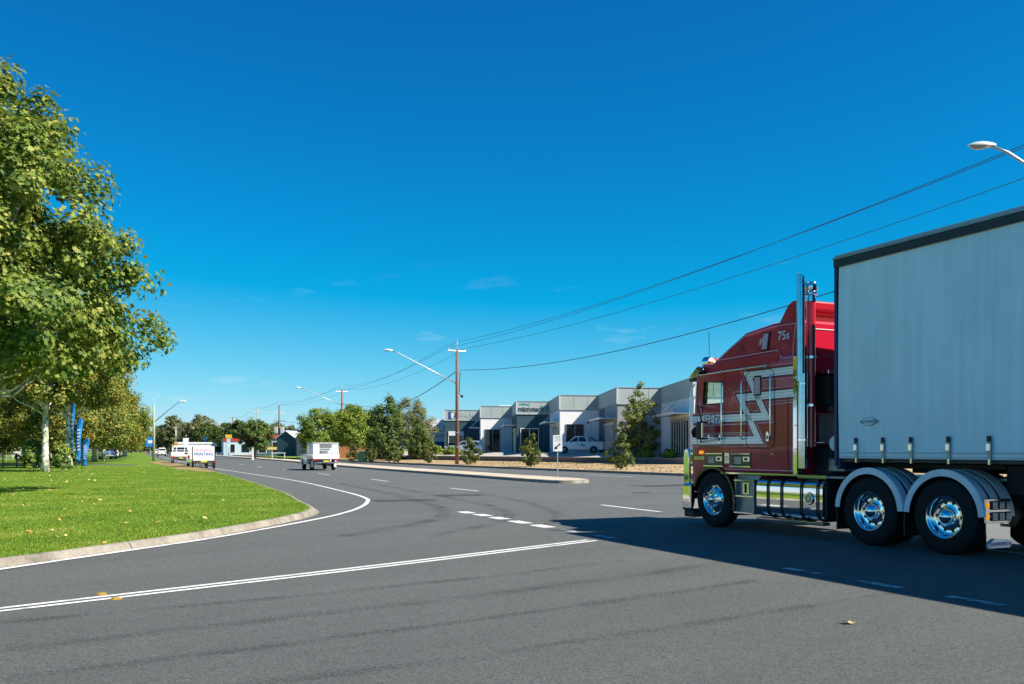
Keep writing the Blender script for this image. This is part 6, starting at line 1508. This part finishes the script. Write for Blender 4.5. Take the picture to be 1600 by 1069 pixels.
# --- rear wall of the cab: pinstripes, emblem, cooler, cabinets
xb = -2.196
MB().box(xb - 0.004, xb - 0.001, -1.05, 0.80, 3.50, 3.515).build('rear_pinstripe', M['decal'], TR)
em = MB()
for k in range(9):
    a = R(-10 + k * 25); c, q = math.cos(a), math.sin(a)
    em.add([(xb - 0.004, (p * c - t * q) * 0.22 - 0.05, 3.22 + (p * q + t * c) * 0.22) for p, t in [(0.12, 0), (0.5, 0.14), (1.0, 0.0), (0.55, -0.12)]], [(0, 1, 2, 3)])
em.build('rear_emblem', M['decal'], TR)
MB().box(xb - 0.34, xb - 0.002, -0.85, 0.82, 2.72, 2.78).build('rear_shelf', M['chrome_soft'], TR, bevel=0.01)
cl = MB().box(xb - 0.32, xb - 0.002, -0.75, 0.80, 2.20, 2.70).build('cooler_unit', M['chassis'], TR, bevel=0.02)
MB().lathe([(0.06, 0.0), (0.20, 0.0), (0.215, -0.03), (0.20, -0.035)], 'x', (xb - 0.325, 0.12, 2.45), 24).build('fan_ring', M['black_gloss'], cl, True, auto=40)
for k in range(6):
    a = R(60 * k); c, q = math.cos(a), math.sin(a)
    MB().add([(xb - 0.323, 0.12 + (p * c - t * q), 2.45 + (p * q + t * c)) for p, t in [(0.03, -0.02), (0.19, -0.05), (0.19, 0.05), (0.03, 0.02)]], [(0, 1, 2, 3)]).build('fan_blade', M['dull_steel'], cl)
MB().box(xb - 0.30, xb - 0.002, -0.80, 0.80, 2.10, 2.19).build('rear_shelf', M['chrome_soft'], TR)
MB().box(xb - 0.05, xb - 0.002, -0.7, 0.75, 1.55, 2.08).build('rear_panel', M['dull_steel'], TR)
MB().box(xb - 0.45, xb - 0.01, -0.8, 0.85, 1.04, 1.52).build('equipment_box', M['chassis'], TR, bevel=0.03)
MB().lathe([(0, 0.0), (0.08, 0.0), (0.09, -0.012), (0.12, -0.012), (0.13, -0.03), (0.135, -0.22), (0.12, -0.24)], 'y', (-2.86, 1.02, 1.56), 24).build('air_tank', M['guard'], TR, True, auto=40)
MB().box(-2.96, -2.6, 0.5, 0.90, 1.1, 1.32).build('valve_box', M['dull_steel'], TR, bevel=0.02)
for (a, b) in (((-2.5, 0.8, 2.35), (-3.05, 0.35, 1.75)), ((-2.45, 0.6, 2.3), (-3.1, 0.2, 1.6)), ((-2.45, 0.4, 2.2), (-3.1, 0.05, 1.7))):
    m_ = ((a[0] + b[0]) / 2, (a[1] + b[1]) / 2, min(a[2], b[2]) - 0.25); q = [a] + [tuple(Vector(a).lerp(Vector(m_), t).lerp(Vector(m_).lerp(Vector(b), t), t)) for t in (.2, .4, .6, .8)] + [b]
    chrome_tube('air_line', q, 0.014, 'black')
chrome_tube('stay_bar', [(-2.36, 1.05, 1.57), (-2.62, 1.0, 1.58)], 0.014, 'chrome_soft')
# --- wheels
def truck_wheel(parent, x, side, steer, dual):
    r = 0.525; y = side * 1.22
    f = lambda lst: [(a, b * side) for a, b in lst]
    if dual:
        prof = [(0, 0.022), (0.05, 0.016), (0.09, -0.006), (0.115, -0.045), (0.120, -0.085), (0.126, -0.105), (0.16, -0.118), (0.235, -0.122), (0.252, -0.112), (0.262, -0.06), (0.272, -0.03), (0.288, -0.012), (0.298, -0.010), (0.302, -0.02)]
    else:
        prof = [(0, 0.075), (0.05, 0.072), (0.072, 0.055), (0.078, 0.03), (0.08, 0.008), (0.12, 0.002), (0.165, -0.005), (0.205, -0.03), (0.238, -0.055), (0.255, -0.058), (0.270, -0.035), (0.285, -0.012), (0.298, -0.008), (0.302, -0.02)]
    w = MB().lathe(f(prof), 'y', (0, 0, 0), 40).build('wheel', M['chrome'], parent, True, auto=40)
    w.location = (x, y, r)
    tp = [(0.296, -0.02), (0.325, -0.008), (0.36, 0.0), (0.372, -0.003), (0.40, 0.003), (0.44, 0.004), (0.448, 0.0), (0.475, -0.004), (0.505, -0.020), (0.522, -0.040), (0.525, -0.06), (0.525, -0.10), (0.516, -0.102), (0.516, -0.112), (0.525, -0.114), (0.525, -0.165), (0.516, -0.167), (0.516, -0.177), (0.525, -0.179), (0.525, -0.22), (0.515, -0.25), (0.44, -0.28), (0.30, -0.26)]
    MB().lathe(f(tp), 'y', (0, 0, 0), 48).build('tyre', M['tyre'], w, True, auto=50)
    if dual:
        MB().lathe(f([(0.30, -0.32), (0.44, -0.31), (0.51, -0.33), (0.525, -0.36), (0.525, -0.54), (0.44, -0.58), (0.30, -0.57)]), 'y', (0, 0, 0), 40).build('inner_tyre', M['tyre'], w, True, auto=50)
    hb = MB(); k = 10
    for j in range(k):
        a = 2 * math.pi * (j + 0.5) / k; R0 = 0.198 if dual else 0.222
        yy = (-0.1185 if dual else -0.038) * side
        pts = [(R0 * math.cos(a) + 0.025 * math.cos(b), yy + 0.0 * side, R0 * math.sin(a) + 0.025 * math.sin(b)) for b in np.linspace(0, 2 * math.pi, 11)[:-1]]
        hb.add([(p_[0], p_[1] + 0.0035 * side, p_[2]) for p_ in pts], [tuple(range(10))])
    tag(hb.build('hand_holes', M['black'], w), kind='stuff')
    nb = MB()
    if dual: k = 0
    for j in range(k):
        a = 2 * math.pi * j / k; R0 = 0.140 if dual else 0.145
        t0 = (-0.115 if dual else 0.0) * side; t1 = (-0.075 if dual else 0.045) * side
        nb.tube([(R0 * math.cos(a), t0, R0 * math.sin(a)), (R0 * math.cos(a), t1, R0 * math.sin(a))], 0.017, 8)
    if k: tag(nb.build('wheel_nuts', M['chrome'], w, True, auto=40), kind='stuff')
    w.rotation_euler = (0, random.uniform(0, 1), 0)
    return w
for s in (1, -1):
    truck_wheel(TR, 0.0, s, True, False)
    truck_wheel(TR, -3.755, s, False, True); truck_wheel(TR, -5.087, s, False, True)
# --- drive axle mudguards
for s in (1, -1):
    for cx in (-3.755, -5.087):
        yo = s * 1.245; yi = s * 0.62
        a, b = min(yo, yo - s * 0.012), max(yo, yo - s * 0.012)
        mg = arc_strip(cx, 0.525, 0.565, 0.655, a, b, 3, 177, 22).build('mudguard', M['guard'], TR, True, auto=40)
        q = [(1.233, 1.10), (1.02, 0.90), (0.82, 0.64)]
        for y1_, y0_ in q:
            p0, p1 = sorted((s * y0_, s * y1_)); arc_strip(cx, 0.525, 0.632, 0.662, p0, p1, 3, 177, 22).build('guard_rib', M['guard'], mg, True, auto=40)
        p0, p1 = sorted((s * 0.63, s * 1.23)); arc_strip(cx, 0.525, 0.60, 0.625, p0, p1, 3, 177, 22).build('guard_liner', M['black'], mg, True, auto=40)
    for x, zt in ((-3.115, 0.56), (-4.42, 0.60)):
        p0, p1 = sorted((s * 0.66, s * 1.22)); MB().box(x - 0.01, x + 0.01, p0, p1, 0.20, zt).build('mud_flap', M['black'], TR)
    # rear light panel and flap
    p0, p1 = sorted((s * 0.72, s * 1.22))
    lp = MB().box(-5.745, -5.722, p0, p1, 0.48, 0.80).build('light_panel', M['chrome_soft'], TR, bevel=0.004)
    for iz in range(2):
        for iy in range(3):
            cy = s * (1.065 - iy * 0.135); cz = 0.565 + iz * 0.15
            l_ = MB().box(-5.768, -5.746, cy - 0.055, cy + 0.055, cz - 0.06, cz + 0.06).build('tail_lamp', M['black'], TR, bevel=0.012)
            for k in range(4): MB().box(-5.776, -5.769, cy - 0.046, cy + 0.046, cz - 0.045 + k * 0.024, cz - 0.028 + k * 0.024).build('lamp_bar', M['lens'], l_)
        MB().sphere((-5.746, s * 1.185, 0.565 + iz * 0.15), 0.03, 10, 6, (0.9, 0.8, 1.3)).build('side_marker', M['amber_lit'], TR, True)
    fl_ = MB().box(-5.735, -5.725, p0 + 0.03 * (s < 0), p1 - 0.03 * (s > 0), 0.14, 0.478).build('rear_flap', M['chrome'], TR)
    wt = MB().prism_x if False else None
    cy = s * 0.96
    yy = [(cy + s * 0.24, 0.20), (cy + s * 0.10, 0.27), (cy - s * 0.18, 0.25), (cy - s * 0.24, 0.19), (cy - s * 0.18, 0.145), (cy + s * 0.22, 0.145)]
    fwgt = prism_x(yy, -5.765, -5.737).build('flap_weight', M['stripe'], fl_)
    text('KENWORTH', 'lettering', M['blue_letter'], 0.075, face_mtx((-5.768, cy, 0.195), (0, -1, 0)), fl_, 0.001, shear=0.15)

# ================================================================== SEMI-TRAILER
TL = empty('curtain_trailer', (6.285, 15.11, 0.004), R(113.56), 'pale blue-white curtain sided semi-trailer behind the maroon truck', 'trailer')
LEN, ZB, ZT = 13.7, 1.325, 4.36
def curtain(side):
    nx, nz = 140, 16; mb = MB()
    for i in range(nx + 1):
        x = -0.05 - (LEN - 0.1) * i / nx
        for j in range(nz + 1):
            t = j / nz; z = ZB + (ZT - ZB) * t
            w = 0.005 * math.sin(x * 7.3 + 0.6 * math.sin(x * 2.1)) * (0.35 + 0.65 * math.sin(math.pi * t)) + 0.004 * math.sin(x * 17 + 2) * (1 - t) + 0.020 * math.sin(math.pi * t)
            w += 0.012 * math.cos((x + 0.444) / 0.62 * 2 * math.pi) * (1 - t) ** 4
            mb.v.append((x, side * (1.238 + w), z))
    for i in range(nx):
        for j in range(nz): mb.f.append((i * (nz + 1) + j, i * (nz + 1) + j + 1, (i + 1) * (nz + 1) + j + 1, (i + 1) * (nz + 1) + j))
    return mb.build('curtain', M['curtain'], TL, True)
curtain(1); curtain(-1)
MB().box(-0.06, 0.02, -1.235, 1.235, 1.15, ZT).build('front_wall', M['navy_trim'], TL, bevel=0.02)
for s in (1, -1): MB().box(-0.03, 0.028, s * 1.25 - 0.02, s * 1.25 + 0.02, 1.2, ZT + 0.14).build('corner_post', M['navy_trim'], TL, bevel=0.008)
MB().box(-LEN, -LEN + 0.06, -1.235, 1.235, 1.15, ZT).build('rear_door', M['alu'], TL)
MB().box(-LEN - 0.02, 0.02, -1.26, 1.26, ZT + 0.145, ZT + 0.175).build('roof', M['roof_tin'], TL)
for s in (1, -1):
    p0, p1 = sorted((s * 1.20, s * 1.285)); MB().box(-LEN, 0.03, p0, p1, ZT - 0.02, ZT + 0.14).build('top_rail', M['rail_dark'], TL, bevel=0.01)
    p0, p1 = sorted((s * 1.286, s * 1.30)); MB().box(-LEN, 0.03, p0, p1, ZT + 0.10, ZT + 0.135).build('rail_lip', M['dull_steel'], TL)
    p0, p1 = sorted((s * 1.15, s * 1.195)); MB().box(-LEN, 0.0, p0, p1, 1.27, 1.40).build('side_rave', M['rail_dark'], TL)
MB().box(-LEN, 0.0, -1.149, 1.149, 1.275, 1.36).build('floor', M['chassis'], TL)
for s in (1, -1): MB().box(-LEN + 0.3, -2.5, s * 0.5 - 0.07, s * 0.5 + 0.07, 0.85, 1.24).build('main_beam', M['chassis'], TL)
MB().box(-2.5, -0.1, -0.6, 0.6, 1.18, 1.24).build('skid_plate', M['chassis'], TL)
xs_ = [0.444, 0.983, 1.507, 2.152, 2.79] + [3.42 + 0.63 * k for k in range(16)]
for s in (1, -1):
    for x in xs_:
        p0, p1 = sorted((s * 1.256, s * 1.268))
        sp = MB().box(-x - 0.022, -x + 0.022, p0, p1, 1.30, 1.62).build('curtain_strap', M['dull_steel'], TL)
        p0, p1 = sorted((s * 1.268, s * 1.30)); MB().box(-x - 0.032, -x + 0.032, p0, p1, 1.44, 1.54).build('buckle', M['chrome_soft'], sp, bevel=0.006)
        p0, p1 = sorted((s * 1.2685, s * 1.285)); MB().box(-x - 0.026, -x + 0.026, p0, p1, 1.56, 1.64).build('buckle_plate', M['black'], sp)
        p0, p1 = sorted((s * 1.25, s * 1.275)); MB().box(-x - 0.014, -x + 0.014, p0, p1, 1.262, 1.33).build('hook', M['chrome_soft'], sp)
for z0, z1 in ((1.405, 1.415), (1.345, 1.352)):
    MB().box(-LEN + 0.06, -0.06, 1.262, 1.2675, z0, z1).build('hem_seam', M['grey_band'], TL)
# oval maker mark near the front
def oval(a, b, y, m, nm):
    pts = [(-0.70 + a * math.cos(t), 1.885 + b * math.sin(t)) for t in np.linspace(0, 2 * math.pi, 25)[:-1]]
    return MB().prism_y(pts, y - 0.003, y).build(nm, m, TL)
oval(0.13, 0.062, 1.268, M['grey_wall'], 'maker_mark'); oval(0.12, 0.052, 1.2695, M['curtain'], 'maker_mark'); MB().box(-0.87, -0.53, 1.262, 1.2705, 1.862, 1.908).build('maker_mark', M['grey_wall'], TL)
text('FREIGHTER', 'lettering', M['decal'], 0.05, face_mtx((-0.70, 1.272, 1.885), (-1, 0, 0)), TL, 0.001)
for s in (1, -1):
    MB().box(-3.55, -3.40, s * 0.75 - 0.06, s * 0.75 + 0.06, 0.35, 1.24).build('landing_leg', M['chassis'], TL); MB().box(-3.62, -3.33, s * 0.75 - 0.14, s * 0.75 + 0.14, 0.30, 0.35).build('leg_foot', M['chassis'], TL)
    for x in (-9.2, -10.45, -11.7): truck_wheel(TL, x, s, False, True)
for x in (-9.2, -10.45, -11.7): MB().cyl((x, -1.0, 0.525), (x, 1.0, 0.525), 0.07, 10).build('axle', M['chassis'], TL)
